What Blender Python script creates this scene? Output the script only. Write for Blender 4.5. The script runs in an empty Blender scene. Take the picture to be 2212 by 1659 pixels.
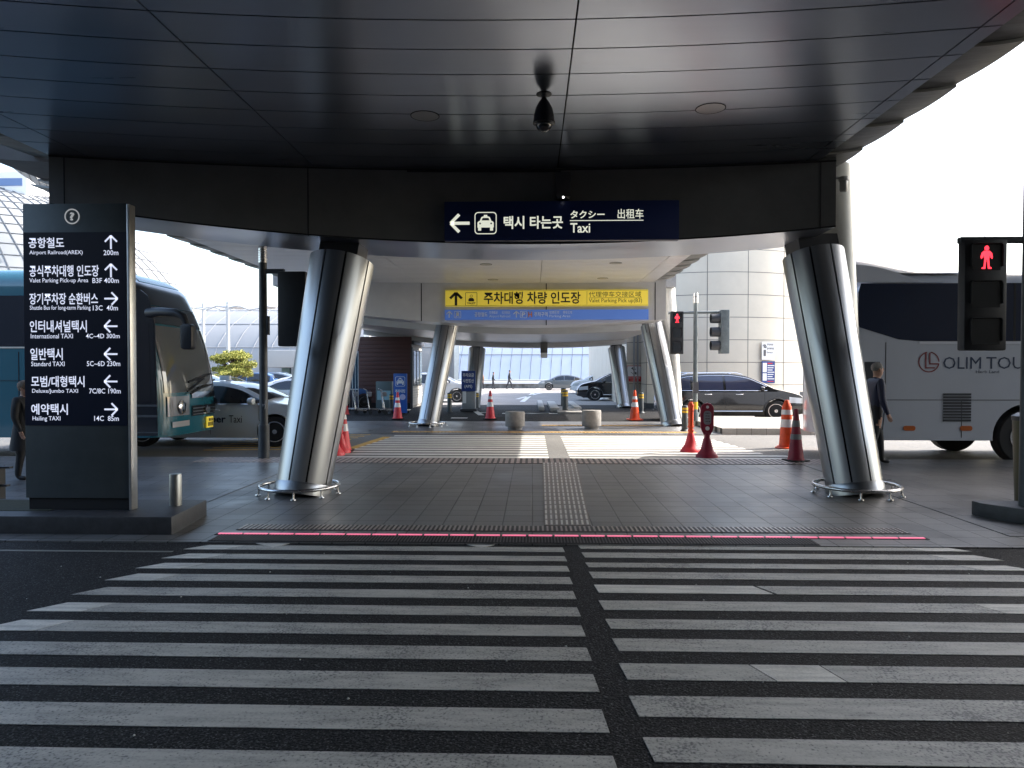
import bpy, bmesh, math, random
from mathutils import Vector, Matrix, Euler
R_=math.radians
random.seed(7)
sc=bpy.context.scene
COL=sc.collection
# ------------------------------------------------------------------ camera
FOC=1534.0; CW,CH=2212.0,1659.0
CAMZ=1.6
cam_rot=Euler((R_(90-0.99),0,R_(1.64)),'XYZ')
cd=bpy.data.cameras.new('camera'); cam=bpy.data.objects.new('camera',cd); COL.objects.link(cam)
cam.location=(0,0,CAMZ); cam.rotation_euler=cam_rot
cd.sensor_width=36; cd.lens=36*FOC/CW; cd.clip_start=0.05; cd.clip_end=2000
sc.camera=cam
RM=cam_rot.to_matrix()
def ray(px,py): return RM@Vector(((px-CW/2)/FOC,-(py-CH/2)/FOC,-1))
def G(px,py,z=0.0):
    d=ray(px,py); t=(z-CAMZ)/d.z; return Vector((d.x*t,d.y*t,z))
def D(px,py,Y):
    d=ray(px,py); t=Y/d.y; return Vector((d.x*t,Y,CAMZ+d.z*t))
# ------------------------------------------------------------------ materials
MATS={}
def nodes(m): return m.node_tree.nodes, m.node_tree.links
def mat(name,col,rough=0.5,metal=0.0,emit=None,estr=0,spec=0.5,coat=0,noise=0,nscale=8,bump=0,bscale=60,stretch=None,rvar=0):
    if name in MATS: return MATS[name]
    m=bpy.data.materials.new(name); m.use_nodes=True; N,L=nodes(m); b=N['Principled BSDF']
    b.inputs['Base Color'].default_value=(*col,1); b.inputs['Roughness'].default_value=rough
    b.inputs['Metallic'].default_value=metal; b.inputs['Specular IOR Level'].default_value=spec
    b.inputs['Coat Weight'].default_value=coat; b.inputs['Coat Roughness'].default_value=0.05
    if emit: b.inputs['Emission Color'].default_value=(*emit,1); b.inputs['Emission Strength'].default_value=estr
    if noise or bump or rvar:
        tc=N.new('ShaderNodeTexCoord'); mp=N.new('ShaderNodeMapping'); L.new(tc.outputs['Object'],mp.inputs[0])
        if stretch: mp.inputs['Scale'].default_value=stretch
    if noise:
        n=N.new('ShaderNodeTexNoise'); n.inputs['Scale'].default_value=nscale; n.inputs['Detail'].default_value=6; n.inputs['Roughness'].default_value=0.65
        L.new(mp.outputs[0],n.inputs['Vector'])
        cr=N.new('ShaderNodeValToRGB'); cr.color_ramp.elements[0].position=0.3; cr.color_ramp.elements[1].position=0.72
        cr.color_ramp.elements[0].color=(*[max(0,c*(1-noise)) for c in col],1); cr.color_ramp.elements[1].color=(*[min(1,c*(1+noise)) for c in col],1)
        L.new(n.outputs['Fac'],cr.inputs[0]); L.new(cr.outputs[0],b.inputs['Base Color'])
    if rvar:
        n=N.new('ShaderNodeTexNoise'); n.inputs['Scale'].default_value=nscale*0.7; n.inputs['Detail'].default_value=5
        L.new(mp.outputs[0],n.inputs['Vector'])
        mr=N.new('ShaderNodeMapRange'); mr.inputs['To Min'].default_value=max(0,rough-rvar); mr.inputs['To Max'].default_value=rough+rvar
        mr.inputs['From Min'].default_value=0.3; mr.inputs['From Max'].default_value=0.7
        L.new(n.outputs['Fac'],mr.inputs[0]); L.new(mr.outputs[0],b.inputs['Roughness'])
    if bump:
        n=N.new('ShaderNodeTexNoise'); n.inputs['Scale'].default_value=bscale; n.inputs['Detail'].default_value=4
        L.new(mp.outputs[0],n.inputs['Vector']); bp=N.new('ShaderNodeBump'); bp.inputs['Strength'].default_value=bump; bp.inputs['Distance'].default_value=0.01
        L.new(n.outputs['Fac'],bp.inputs['Height']); L.new(bp.outputs[0],b.inputs['Normal'])
    MATS[name]=m; return m
def metal_brushed(name,col,rough,aniso,tangent_axis='Z',rot=0.0,dirt=0.15,nscale=(1,1,1),bumpy=0.0):
    m=mat(name,col,rough,1.0); N,L=nodes(m); b=N['Principled BSDF']
    b.inputs['Anisotropic'].default_value=aniso; b.inputs['Anisotropic Rotation'].default_value=rot
    t=N.new('ShaderNodeTangent'); t.direction_type='RADIAL'; t.axis=tangent_axis; L.new(t.outputs[0],b.inputs['Tangent'])
    tc=N.new('ShaderNodeTexCoord'); mp=N.new('ShaderNodeMapping'); mp.inputs['Scale'].default_value=nscale; L.new(tc.outputs['Object'],mp.inputs[0])
    n=N.new('ShaderNodeTexNoise'); n.inputs['Scale'].default_value=1.5; n.inputs['Detail'].default_value=7; n.inputs['Roughness'].default_value=0.6; L.new(mp.outputs[0],n.inputs['Vector'])
    cr=N.new('ShaderNodeValToRGB'); cr.color_ramp.elements[0].position=0.3; cr.color_ramp.elements[1].position=0.7
    cr.color_ramp.elements[0].color=(*[c*(1-dirt) for c in col],1); cr.color_ramp.elements[1].color=(*[min(1,c*(1+dirt)) for c in col],1)
    L.new(n.outputs['Fac'],cr.inputs[0]); L.new(cr.outputs[0],b.inputs['Base Color'])
    mr=N.new('ShaderNodeMapRange'); mr.inputs['From Min'].default_value=.2; mr.inputs['From Max'].default_value=.8
    mr.inputs['To Min'].default_value=rough*0.93; mr.inputs['To Max'].default_value=rough*1.1; L.new(n.outputs['Fac'],mr.inputs[0]); L.new(mr.outputs[0],b.inputs['Roughness'])
    if bumpy:
        bp=N.new('ShaderNodeBump'); bp.inputs['Strength'].default_value=bumpy; bp.inputs['Distance'].default_value=0.05
        n2=N.new('ShaderNodeTexNoise'); n2.inputs['Scale'].default_value=0.9; n2.inputs['Detail'].default_value=2; L.new(mp.outputs[0],n2.inputs['Vector'])
        L.new(n2.outputs['Fac'],bp.inputs['Height']); L.new(bp.outputs[0],b.inputs['Normal'])
    return m
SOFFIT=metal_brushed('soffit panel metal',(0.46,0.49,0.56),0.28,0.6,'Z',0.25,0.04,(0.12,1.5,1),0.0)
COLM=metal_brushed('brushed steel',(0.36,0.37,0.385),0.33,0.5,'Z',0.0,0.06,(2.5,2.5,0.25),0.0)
SOFFIT2=mat('bounce lit soffit metal',(.76,.76,.76),.36,.3,noise=.05,nscale=1.2,stretch=(.2,2,1))  # same soffit metal made lighter, bounced light put into its colour
BEAM2=mat('bounce lit beam panel',(.60,.60,.605),.5,0,noise=.08,nscale=1.3,rvar=.08)  # beam panel colour raised to stand for light bounced off the ground
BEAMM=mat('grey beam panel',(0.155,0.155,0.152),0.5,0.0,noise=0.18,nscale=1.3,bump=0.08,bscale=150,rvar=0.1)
DARK=mat('dark joint',(0.01,0.01,0.012),0.8)
NECK=mat('dark neck cladding',(0.07,0.07,0.075),0.45,0.3,noise=0.2,nscale=4)
STEEL=mat('stainless steel',(0.6,0.6,0.6),0.25,1.0,noise=0.15,nscale=10,rvar=0.08)
FINE=mat('fin edge catch light',(.42,.41,.38),.45,.3)  # fin edges coloured lighter for the light they catch
ALU=mat('aluminium trim',(0.7,0.69,0.66),0.35,0.9,noise=0.1,nscale=12)
ROOFM=mat('roof sheet',(0.3,0.3,0.3),0.6,0.2,noise=0.15,nscale=2)
FINM=mat('edge fin metal',(0.20,0.20,0.19),0.5,0.25,noise=0.3,nscale=2.5,stretch=(1,6,1))
CREAM=mat('white coated steel',(0.78,0.77,0.72),0.4,0.1,noise=0.08,nscale=3)
POLE=mat('grey green pole paint',(0.16,0.19,0.20),0.5,0.2,noise=0.2,nscale=8)
POLED=mat('dark pole paint',(0.05,0.06,0.07),0.45,0.2,noise=0.25,nscale=8)
BLK=mat('black housing',(0.012,0.014,0.018),0.45,noise=0.2,nscale=15)
RUB=mat('black rubber',(0.012,0.012,0.012),0.75,noise=0.3,nscale=30,bump=0.1)
NAVY=mat('sign navy',(0.006,0.018,0.10),0.4)
PYL=mat('pylon charcoal',(0.085,0.10,0.105),0.45,0.3,noise=0.15,nscale=3)
PYLB=mat('pylon black panel',(0.004,0.009,0.03),0.3)
LIT=mat('backlit white lettering',(0.8,0.82,0.9),0.5,emit=(0.75,0.80,1.0),estr=0.19)
LIT2=mat('backlit cream lettering',(0.8,0.8,0.7),0.5,emit=(0.92,0.95,0.80),estr=0.17)
LIT3=mat('dim grey lettering',(0.7,0.7,0.72),0.5,emit=(0.8,0.8,0.8),estr=0.12)
WHT=mat('white paint',(0.8,0.8,0.8),0.5)
YEL=mat('yellow sign face',(0.86,0.68,0.08),0.45,emit=(.9,.68,.07),estr=.07)
BLUE=mat('blue sign face',(0.09,0.19,0.52),0.4,emit=(.1,.22,.7),estr=.06)
BLUE2=mat('blue poster',(0.02,0.05,0.22),0.4)
INK=mat('black ink',(0.01,0.01,0.01),0.5)
RED=mat('red print',(0.6,0.02,0.03),0.5)
REDLED=mat('red led figure',(0.6,0.01,0.02),0.5,emit=(1.0,0.03,0.05),estr=.75)
PINKLED=mat('pink red led bar',(0.6,0.06,0.13),0.4,emit=(1.0,0.22,0.38),estr=0.2)
CONC=mat('concrete',(0.30,0.29,0.275),0.8,noise=0.25,nscale=6,bump=0.25,bscale=80)
CONCD=mat('dark granite kerb',(0.045,0.047,0.052),0.55,noise=0.3,nscale=10,bump=0.15,bscale=120)
CONCL=mat('pale granite',(0.42,0.41,0.39),0.7,noise=0.2,nscale=9,bump=0.15,bscale=120)
ORANGE=mat('orange cone plastic',(0.75,0.075,0.012),0.45,noise=0.12,nscale=8)
PINKC=mat('shade tinted cone plastic',(0.62,0.035,0.05),0.5,noise=0.15,nscale=8)  # cone plastic reddened and darkened, canopy shade put into its colour
MAROON=mat('maroon plastic',(0.27,0.012,0.04),0.5,noise=0.15,nscale=8)
REFL=mat('reflective white band',(0.75,0.74,0.76),0.35,noise=0.06,nscale=20)
REFLG=mat('grey reflective band',(0.2,0.2,0.21),0.4,noise=0.1,nscale=20)
YBAND=mat('yellow reflective band',(0.75,0.45,0.02),0.4)
GLASS=mat('dark tinted glass',(0.012,0.015,0.022),0.04,0,spec=0.8)
GLASSB=mat('blue tinted glass',(0.025,0.03,0.06),0.05,0,spec=0.9)
CHROME=mat('chrome trim',(0.8,0.8,0.8),0.12,1.0)
LAMP=mat('headlamp lens',(0.6,0.62,0.65),0.1,0.4)
TAIL=mat('tail lamp lens',(0.35,0.01,0.01),0.2)
AMBER=mat('amber marker',(0.5,0.12,0.02),0.3)
TYRE=mat('tyre rubber',(0.018,0.018,0.019),0.8,bump=0.1,bscale=80)
RIM=mat('alloy rim',(0.62,0.62,0.62),0.25,0.9)
BROWN=mat('brown wood cladding',(0.070,0.026,0.022),0.6,noise=0.35,nscale=3,stretch=(0.4,0.4,18))
def road(name,c,speck,rough,wear=0.2,tint=(1,1,1),ag=0.0):
    m=bpy.data.materials.new(name); m.use_nodes=True; N,L=nodes(m); b=N['Principled BSDF']; MATS[name]=m
    tc=N.new('ShaderNodeTexCoord')
    n1=N.new('ShaderNodeTexNoise'); n1.inputs['Scale'].default_value=0.35; n1.inputs['Detail'].default_value=8; n1.inputs['Roughness'].default_value=.6
    n2=N.new('ShaderNodeTexNoise'); n2.inputs['Scale'].default_value=95; n2.inputs['Detail'].default_value=3
    v=N.new('ShaderNodeTexVoronoi'); v.inputs['Scale'].default_value=70
    for q in (n1,n2,v): L.new(tc.outputs['Object'],q.inputs['Vector'])
    a=N.new('ShaderNodeMapRange'); a.inputs['From Min'].default_value=.3; a.inputs['From Max'].default_value=.7; a.inputs['To Min'].default_value=c*(1-wear); a.inputs['To Max'].default_value=c*(1+wear); L.new(n1.outputs['Fac'],a.inputs[0])
    n1.inputs['Detail'].default_value=12
    s=N.new('ShaderNodeMapRange'); s.inputs['From Min'].default_value=.35; s.inputs['From Max'].default_value=.75; s.inputs['To Min'].default_value=1-speck; s.inputs['To Max'].default_value=1+speck; L.new(n2.outputs['Fac'],s.inputs[0])
    mu=N.new('ShaderNodeMath'); mu.operation='MULTIPLY'; L.new(a.outputs[0],mu.inputs[0]); L.new(s.outputs[0],mu.inputs[1])
    v2=N.new('ShaderNodeTexVoronoi'); v2.inputs['Scale'].default_value=120; L.new(tc.outputs['Object'],v2.inputs['Vector'])
    sp=N.new('ShaderNodeSeparateColor'); L.new(v2.outputs['Color'],sp.inputs[0])
    pw=N.new('ShaderNodeMath'); pw.operation='POWER'; pw.inputs[1].default_value=5.0; L.new(sp.outputs[0],pw.inputs[0])
    sc2=N.new('ShaderNodeMath'); sc2.operation='MULTIPLY_ADD'; sc2.inputs[1].default_value=ag; sc2.inputs[2].default_value=1.0; L.new(pw.outputs[0],sc2.inputs[0])
    mu2=N.new('ShaderNodeMath'); mu2.operation='MULTIPLY'; L.new(mu.outputs[0],mu2.inputs[0]); L.new(sc2.outputs[0],mu2.inputs[1])
    cc=N.new('ShaderNodeCombineColor')
    for k in range(3):
        q=N.new('ShaderNodeMath'); q.operation='MULTIPLY'; q.inputs[1].default_value=tint[k]; L.new(mu2.outputs[0],q.inputs[0]); L.new(q.outputs[0],cc.inputs[k])
    L.new(cc.outputs[0],b.inputs['Base Color'])
    rr=N.new('ShaderNodeMapRange'); rr.inputs['From Min'].default_value=.3; rr.inputs['From Max'].default_value=.7; rr.inputs['To Min'].default_value=rough-.12; rr.inputs['To Max'].default_value=rough+.12; L.new(n1.outputs['Fac'],rr.inputs[0]); L.new(rr.outputs[0],b.inputs['Roughness'])
    bp=N.new('ShaderNodeBump'); bp.inputs['Strength'].default_value=.6; bp.inputs['Distance'].default_value=.006
    ad=N.new('ShaderNodeMath'); ad.operation='ADD'; L.new(v.outputs['Distance'],ad.inputs[0]); L.new(n2.outputs['Fac'],ad.inputs[1])
    L.new(ad.outputs[0],bp.inputs['Height']); L.new(bp.outputs[0],b.inputs['Normal'])
    return m
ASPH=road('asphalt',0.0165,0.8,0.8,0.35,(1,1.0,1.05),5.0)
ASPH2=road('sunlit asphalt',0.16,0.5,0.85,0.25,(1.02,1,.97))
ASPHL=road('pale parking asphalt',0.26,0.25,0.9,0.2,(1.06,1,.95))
ASPH.node_tree.nodes['Principled BSDF'].inputs['Specular IOR Level'].default_value=.15
def paint_mat(name,c,worn):
    m=bpy.data.materials.new(name); m.use_nodes=True; N,L=nodes(m); b=N['Principled BSDF']; MATS[name]=m
    tc=N.new('ShaderNodeTexCoord')
    n1=N.new('ShaderNodeTexNoise'); n1.inputs['Scale'].default_value=1.1; n1.inputs['Detail'].default_value=9; n1.inputs['Roughness'].default_value=.7
    n2=N.new('ShaderNodeTexNoise'); n2.inputs['Scale'].default_value=75; n2.inputs['Detail'].default_value=3
    mp=N.new('ShaderNodeMapping'); mp.inputs['Rotation'].default_value=(0,0,R_(35)); mp.inputs['Scale'].default_value=(1.2,9,1)
    n3=N.new('ShaderNodeTexNoise'); n3.inputs['Scale'].default_value=2.2; n3.inputs['Detail'].default_value=6
    L.new(tc.outputs['Object'],mp.inputs[0]); L.new(mp.outputs[0],n3.inputs['Vector'])
    for q in (n1,n2): L.new(tc.outputs['Object'],q.inputs['Vector'])
    cr=N.new('ShaderNodeValToRGB'); e=cr.color_ramp.elements; e[0].position=.33; e[0].color=(c*.48,c*.47,c*.44,1); e[1].position=.66; e[1].color=(c*1.15,c*1.12,c*1.03,1)
    mixn=N.new('ShaderNodeMath'); mixn.operation='MULTIPLY_ADD'; L.new(n3.outputs['Fac'],mixn.inputs[0]); mixn.inputs[1].default_value=.62
    h=N.new('ShaderNodeMath'); h.operation='MULTIPLY'; h.inputs[1].default_value=.5; L.new(n1.outputs['Fac'],h.inputs[0]); L.new(h.outputs[0],mixn.inputs[2])
    g1=N.new('ShaderNodeMath'); g1.operation='MULTIPLY_ADD'; g1.inputs[1].default_value=.30; L.new(n2.outputs['Fac'],g1.inputs[0])
    g2=N.new('ShaderNodeMath'); g2.operation='SUBTRACT'; g2.inputs[1].default_value=.15; L.new(mixn.outputs[0],g2.inputs[0]); L.new(g2.outputs[0],g1.inputs[2]); L.new(g1.outputs[0],cr.inputs[0])
    # chips
    ad=N.new('ShaderNodeMath'); ad.operation='MULTIPLY'; L.new(n1.outputs['Fac'],ad.inputs[0]); L.new(n2.outputs['Fac'],ad.inputs[1])
    st=N.new('ShaderNodeMapRange'); st.inputs['From Min'].default_value=worn-.02; st.inputs['From Max'].default_value=worn+.05; L.new(ad.outputs[0],st.inputs[0])
    mx=N.new('ShaderNodeMixRGB'); L.new(st.outputs[0],mx.inputs[0]); mx.inputs[1].default_value=(.12,.12,.12,1); L.new(cr.outputs[0],mx.inputs[2]); L.new(mx.outputs[0],b.inputs['Base Color'])
    b.inputs['Roughness'].default_value=.55
    bp=N.new('ShaderNodeBump'); bp.inputs['Strength'].default_value=.35; bp.inputs['Distance'].default_value=.004; L.new(n2.outputs['Fac'],bp.inputs['Height']); L.new(bp.outputs[0],b.inputs['Normal'])
    return m
PAINT=paint_mat('worn white road paint',0.42,0.165)
PAINTN=paint_mat('fresh white road paint',0.62,0.10)
PAINTY=mat('yellow road paint',(0.55,0.33,0.06),0.7,noise=0.2,nscale=6)
def paver(name,c,w,h,rot,rough,mortar=.0045,offs=0.0,var=.12):
    m=bpy.data.materials.new(name); m.use_nodes=True; N,L=nodes(m); b=N['Principled BSDF']; MATS[name]=m
    tc=N.new('ShaderNodeTexCoord'); mp=N.new('ShaderNodeMapping'); mp.inputs['Rotation'].default_value=(0,0,R_(rot)); L.new(tc.outputs['Object'],mp.inputs[0])
    br=N.new('ShaderNodeTexBrick'); br.offset=offs; br.inputs['Scale'].default_value=1; br.inputs['Brick Width'].default_value=w; br.inputs['Row Height'].default_value=h; br.inputs['Mortar Size'].default_value=mortar; br.inputs['Mortar Smooth'].default_value=.3
    br.inputs['Color1'].default_value=(*[x*(1-var) for x in c],1); br.inputs['Color2'].default_value=(*[x*(1+var) for x in c],1); br.inputs['Mortar'].default_value=(*[x*.18 for x in c],1)
    L.new(mp.outputs[0],br.inputs['Vector'])
    n1=N.new('ShaderNodeTexNoise'); n1.inputs['Scale'].default_value=.8; n1.inputs['Detail'].default_value=9; n1.inputs['Roughness'].default_value=.65; L.new(tc.outputs['Object'],n1.inputs['Vector'])
    n2=N.new('ShaderNodeTexNoise'); n2.inputs['Scale'].default_value=90; n2.inputs['Detail'].default_value=2; L.new(tc.outputs['Object'],n2.inputs['Vector'])
    mr=N.new('ShaderNodeMapRange'); mr.inputs['From Min'].default_value=.3; mr.inputs['From Max'].default_value=.7; mr.inputs['To Min'].default_value=.68; mr.inputs['To Max'].default_value=1.25; L.new(n1.outputs['Fac'],mr.inputs[0])
    m2=N.new('ShaderNodeMapRange'); m2.inputs['From Min'].default_value=.3; m2.inputs['From Max'].default_value=.7; m2.inputs['To Min'].default_value=.82; m2.inputs['To Max'].default_value=1.18; L.new(n2.outputs['Fac'],m2.inputs[0])
    mm=N.new('ShaderNodeMath'); mm.operation='MULTIPLY'; L.new(mr.outputs[0],mm.inputs[0]); L.new(m2.outputs[0],mm.inputs[1])
    vm=N.new('ShaderNodeVectorMath'); vm.operation='SCALE'; L.new(br.outputs['Color'],vm.inputs[0]); L.new(mm.outputs[0],vm.inputs['Scale']); L.new(vm.outputs[0],b.inputs['Base Color'])
    rr=N.new('ShaderNodeMapRange'); rr.inputs['From Min'].default_value=.3; rr.inputs['From Max'].default_value=.7; rr.inputs['To Min'].default_value=rough-.13; rr.inputs['To Max'].default_value=rough+.13; L.new(n1.outputs['Fac'],rr.inputs[0]); L.new(rr.outputs[0],b.inputs['Roughness'])
    bp=N.new('ShaderNodeBump'); bp.inputs['Strength'].default_value=.5; bp.inputs['Distance'].default_value=.006; bp.invert=True; L.new(br.outputs['Fac'],bp.inputs['Height']); L.new(bp.outputs[0],b.inputs['Normal'])
    return m
PAVE=paver('grey granite pavers',(.155,.152,.147),.31,.30,0,.42,.0085)
PAVE2=paver('large grey slabs',(.125,.125,.128),.62,.42,-4,.40,.009,.5)
PAVE3=paver('warm island pavers',(.42,.39,.35),.4,.3,0,.75,.006,.5)
# ------------------------------------------------------------------ mesh builder
class MB:
    def __init__(s): s.v=[];s.f=[];s.m=[]
    def add(s,vs,fs,m=0):
        o=len(s.v); s.v+= [tuple(p) for p in vs]; s.f+=[tuple(i+o for i in f) for f in fs]; s.m+=[m]*len(fs); return s
    def box(s,x0,x1,y0,y1,z0,z1,m=0,M=None):
        vs=[Vector(p) for p in ((x0,y0,z0),(x1,y0,z0),(x1,y1,z0),(x0,y1,z0),(x0,y0,z1),(x1,y0,z1),(x1,y1,z1),(x0,y1,z1))]
        if M: vs=[M@p for p in vs]
        return s.add(vs,[(0,3,2,1),(4,5,6,7),(0,1,5,4),(1,2,6,5),(2,3,7,6),(3,0,4,7)],m)
    def cyl(s,p0,p1,r0,r1=None,n=16,m=0,cap=True):
        p0=Vector(p0);p1=Vector(p1); r1=r0 if r1 is None else r1
        a=(p1-p0).normalized(); t=Vector((1,0,0)) if abs(a.x)<.9 else Vector((0,1,0)); u=a.cross(t).normalized(); w=a.cross(u)
        vs=[];
        for p,r in((p0,r0),(p1,r1)):
            for i in range(n):
                t=2*math.pi*i/n; vs.append(p+(u*math.cos(t)+w*math.sin(t))*r)
        fs=[(i,(i+1)%n,n+(i+1)%n,n+i) for i in range(n)]
        if cap: fs+=[tuple(range(n))[::-1],tuple(range(n,2*n))]
        return s.add(vs,fs,m)
    def lathe(s,prof,c=(0,0,0),n=24,M=None,m=0,ms=None,cap=True):
        c=Vector(c); vs=[];
        for r,z in prof:
            for i in range(n):
                t=2*math.pi*i/n; p=Vector((r*math.cos(t),r*math.sin(t),z)); p=(M@p) if M else p; vs.append(p+c)
        o=len(s.v); s.add(vs,[],0)
        for k in range(len(prof)-1):
            mm=ms[k] if ms else m
            for i in range(n):
                s.f.append((o+k*n+i,o+k*n+(i+1)%n,o+(k+1)*n+(i+1)%n,o+(k+1)*n+i)); s.m.append(mm)
        if cap:
            s.f.append(tuple(o+i for i in range(n))[::-1]); s.m.append(ms[0] if ms else m)
            k=len(prof)-1; s.f.append(tuple(o+k*n+i for i in range(n))); s.m.append(ms[-1] if ms else m)
        return s
    def tube(s,pts,r,n=10,m=0,closed=False):
        pts=[Vector(p) for p in pts]; N=len(pts); rings=[]; prev=None
        for k in range(N):
            if closed: a=(pts[(k+1)%N]-pts[k-1]).normalized()
            else: a=(pts[min(k+1,N-1)]-pts[max(k-1,0)]).normalized()
            if prev is None:
                t=Vector((0,0,1)) if abs(a.z)<.9 else Vector((1,0,0)); u=a.cross(t).normalized()
            else: u=(prev-a*prev.dot(a)).normalized()
            prev=u; w=a.cross(u); rr=r[k] if isinstance(r,(list,tuple)) else r
            rings.append([pts[k]+(u*math.cos(2*math.pi*i/n)+w*math.sin(2*math.pi*i/n))*rr for i in range(n)])
        vs=[p for q in rings for p in q]; fs=[]
        for k in range(N if closed else N-1):
            k2=(k+1)%N
            for i in range(n): fs.append((k*n+i,k*n+(i+1)%n,k2*n+(i+1)%n,k2*n+i))
        if not closed: fs+=[tuple(range(n))[::-1],tuple((N-1)*n+i for i in range(n))]
        return s.add(vs,fs,m)
    def grid(s,fn,nu,nv,m=0,thick=None):
        vs=[Vector(fn(i/nu,j/nv)) for i in range(nu+1) for j in range(nv+1)]
        fs=[(i*(nv+1)+j,(i+1)*(nv+1)+j,(i+1)*(nv+1)+j+1,i*(nv+1)+j+1) for i in range(nu) for j in range(nv)]
        if thick is not None:
            n=len(vs); th=Vector(thick); vs+=[p+th for p in vs]; fs2=[tuple(q+n for q in f[::-1]) for f in fs]
            e=[]
            W=nv+1
            for i in range(nu): e.append((i*W,i*W+n,(i+1)*W+n,(i+1)*W)); e.append((i*W+nv,(i+1)*W+nv,(i+1)*W+nv+n,i*W+nv+n))
            for j in range(nv): e.append((j,j+1,j+1+n,j+n)); e.append((nu*W+j,nu*W+j+n,nu*W+j+1+n,nu*W+j+1))
            fs=fs+fs2+e
        return s.add(vs,fs,m)
    def prism(s,poly,M,d,m=0):
        """poly in local xy, extruded by d along local z, placed by M"""
        n=len(poly); vs=[M@Vector((x,y,0)) for x,y in poly]+[M@Vector((x,y,d)) for x,y in poly]
        fs=[tuple(range(n))[::-1],tuple(range(n,2*n))]+[(i,(i+1)%n,n+(i+1)%n,n+i) for i in range(n)]
        return s.add(vs,fs,m)
    def mesh(s,me,M,m=0):
        return s.add([M@v.co for v in me.vertices],[tuple(p.vertices) for p in me.polygons],m)
    def obj(s,name,mats,parent=None,smooth=None,bevel=0,loc=None):
        me=bpy.data.meshes.new(name); me.from_pydata([Vector(p)-Vector(loc) if loc is not None else p for p in s.v],[],s.f)
        if not isinstance(mats,(list,tuple)): mats=[mats]
        for q in mats: me.materials.append(q)
        me.polygons.foreach_set('material_index',s.m)
        bm=bmesh.new(); bm.from_mesh(me); bmesh.ops.recalc_face_normals(bm,faces=bm.faces)
        if bevel:
            es=[e for e in bm.edges if len(e.link_faces)==2 and e.calc_face_angle(0)>R_(35)]
            bmesh.ops.bevel(bm,geom=es,offset=bevel,segments=2,profile=.6,affect='EDGES',clamp_overlap=True)
        bm.to_mesh(me); bm.free()
        if smooth or bevel:
            me.shade_smooth(); me.set_sharp_from_angle(angle=R_(smooth or 40))
        me.update()
        o=bpy.data.objects.new(name,me); COL.objects.link(o)
        if loc is not None: o.location=loc
        if parent: o.parent=parent
        return o
def tag(o,label,cat,group=None):
    o['label']=label; o['category']=cat
    if group: o['group']=group
    return o
def thing(name,label,cat,loc=(0,0,0),rz=0,group=None):
    o=bpy.data.objects.new(name,None); COL.objects.link(o); o.location=loc; o.rotation_euler=(0,0,rz); o.empty_display_size=.2
    return tag(o,label,cat,group)
def struct(o,label=None):
    o['kind']='structure'
    if label: o['label']=label
    return o
def dup(root,loc,rz=None,label=None,group=None):
    r=root.copy(); COL.objects.link(r); r.location=loc
    if rz is not None: r.rotation_euler=(0,0,rz)
    if label: r['label']=label
    if group: r['group']=group
    for ch in root.children:
        c=ch.copy(); COL.objects.link(c); c.parent=r
        for g in ch.children:
            d=g.copy(); COL.objects.link(d); d.parent=c
    return r
def sheet(name,x0,x1,y0,y1,z,m):
    b=MB(); b.box(x0,x1,y0,y1,z-.06,z); return struct(b.obj(name,m))
# text ---------------------------------------------------------------
_tc={}
def tmesh(s,bold=0.0):
    k=(s,bold)
    if k in _tc: return _tc[k]
    c=bpy.data.curves.new('t','FONT'); c.body=s; c.size=1; c.offset=bold; c.extrude=0; c.resolution_u=2; c.align_x='LEFT'
    o=bpy.data.objects.new('t',c); COL.objects.link(o)
    dg=bpy.context.evaluated_depsgraph_get(); me=bpy.data.meshes.new_from_object(o.evaluated_get(dg))
    bpy.data.objects.remove(o); bpy.data.curves.remove(c)
    xs=[v.co.x for v in me.vertices] or [0,1]; ys=[v.co.y for v in me.vertices] or [0,1]
    _tc[k]=(me,min(xs),max(xs),min(ys),max(ys)); return _tc[k]
def text(b,s,x0,x1,y0,y1,FM,bold=0.02,m=0,lift=.002):
    me,a,c,e,f=tmesh(s,bold)
    S=Matrix.Translation((x0,y0,lift))@Matrix.Diagonal(((x1-x0)/(c-a),(y1-y0)/(f-e),1,1))@Matrix.Translation((-a,-e,0))
    n=len(b.v); b.mesh(me,FM@S,m)
def frame(origin,right=(1,0,0),up=(0,0,1)):
    r=Vector(right).normalized(); u=Vector(up).normalized(); n=r.cross(u)
    M=Matrix.Identity(4); M.col[0][:3]=r; M.col[1][:3]=u; M.col[2][:3]=n; M.col[3][:3]=Vector(origin); return M
def rr_poly(x0,x1,y0,y1,r,n=5):
    P=[]
    for cx,cy,a in((x1-r,y0+r,-90),(x1-r,y1-r,0),(x0+r,y1-r,90),(x0+r,y0+r,180)):
        for i in range(n+1): t=R_(a+90*i/n); P.append((cx+r*math.cos(t),cy+r*math.sin(t)))
    return P
def arrow(b,cx,cy,s,ang,FM,w=.13,m=0,lift=.002,d=.002):
    T=FM@Matrix.Translation((cx,cy,lift))@Matrix.Rotation(ang,4,'Z')  # points +x
    def bar(x0,y0,x1,y1):
        dx,dy=x1-x0,y1-y0; L=math.hypot(dx,dy); nx,ny=-dy/L*w*s/2,dx/L*w*s/2
        b.prism([(x0+nx,y0+ny),(x0-nx,y0-ny),(x1-nx,y1-ny),(x1+nx,y1+ny)],T,d,m)
    bar(-.5*s,0,.44*s,0); bar(.5*s,0,.05*s,.46*s); bar(.5*s,0,.05*s,-.46*s)
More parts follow.
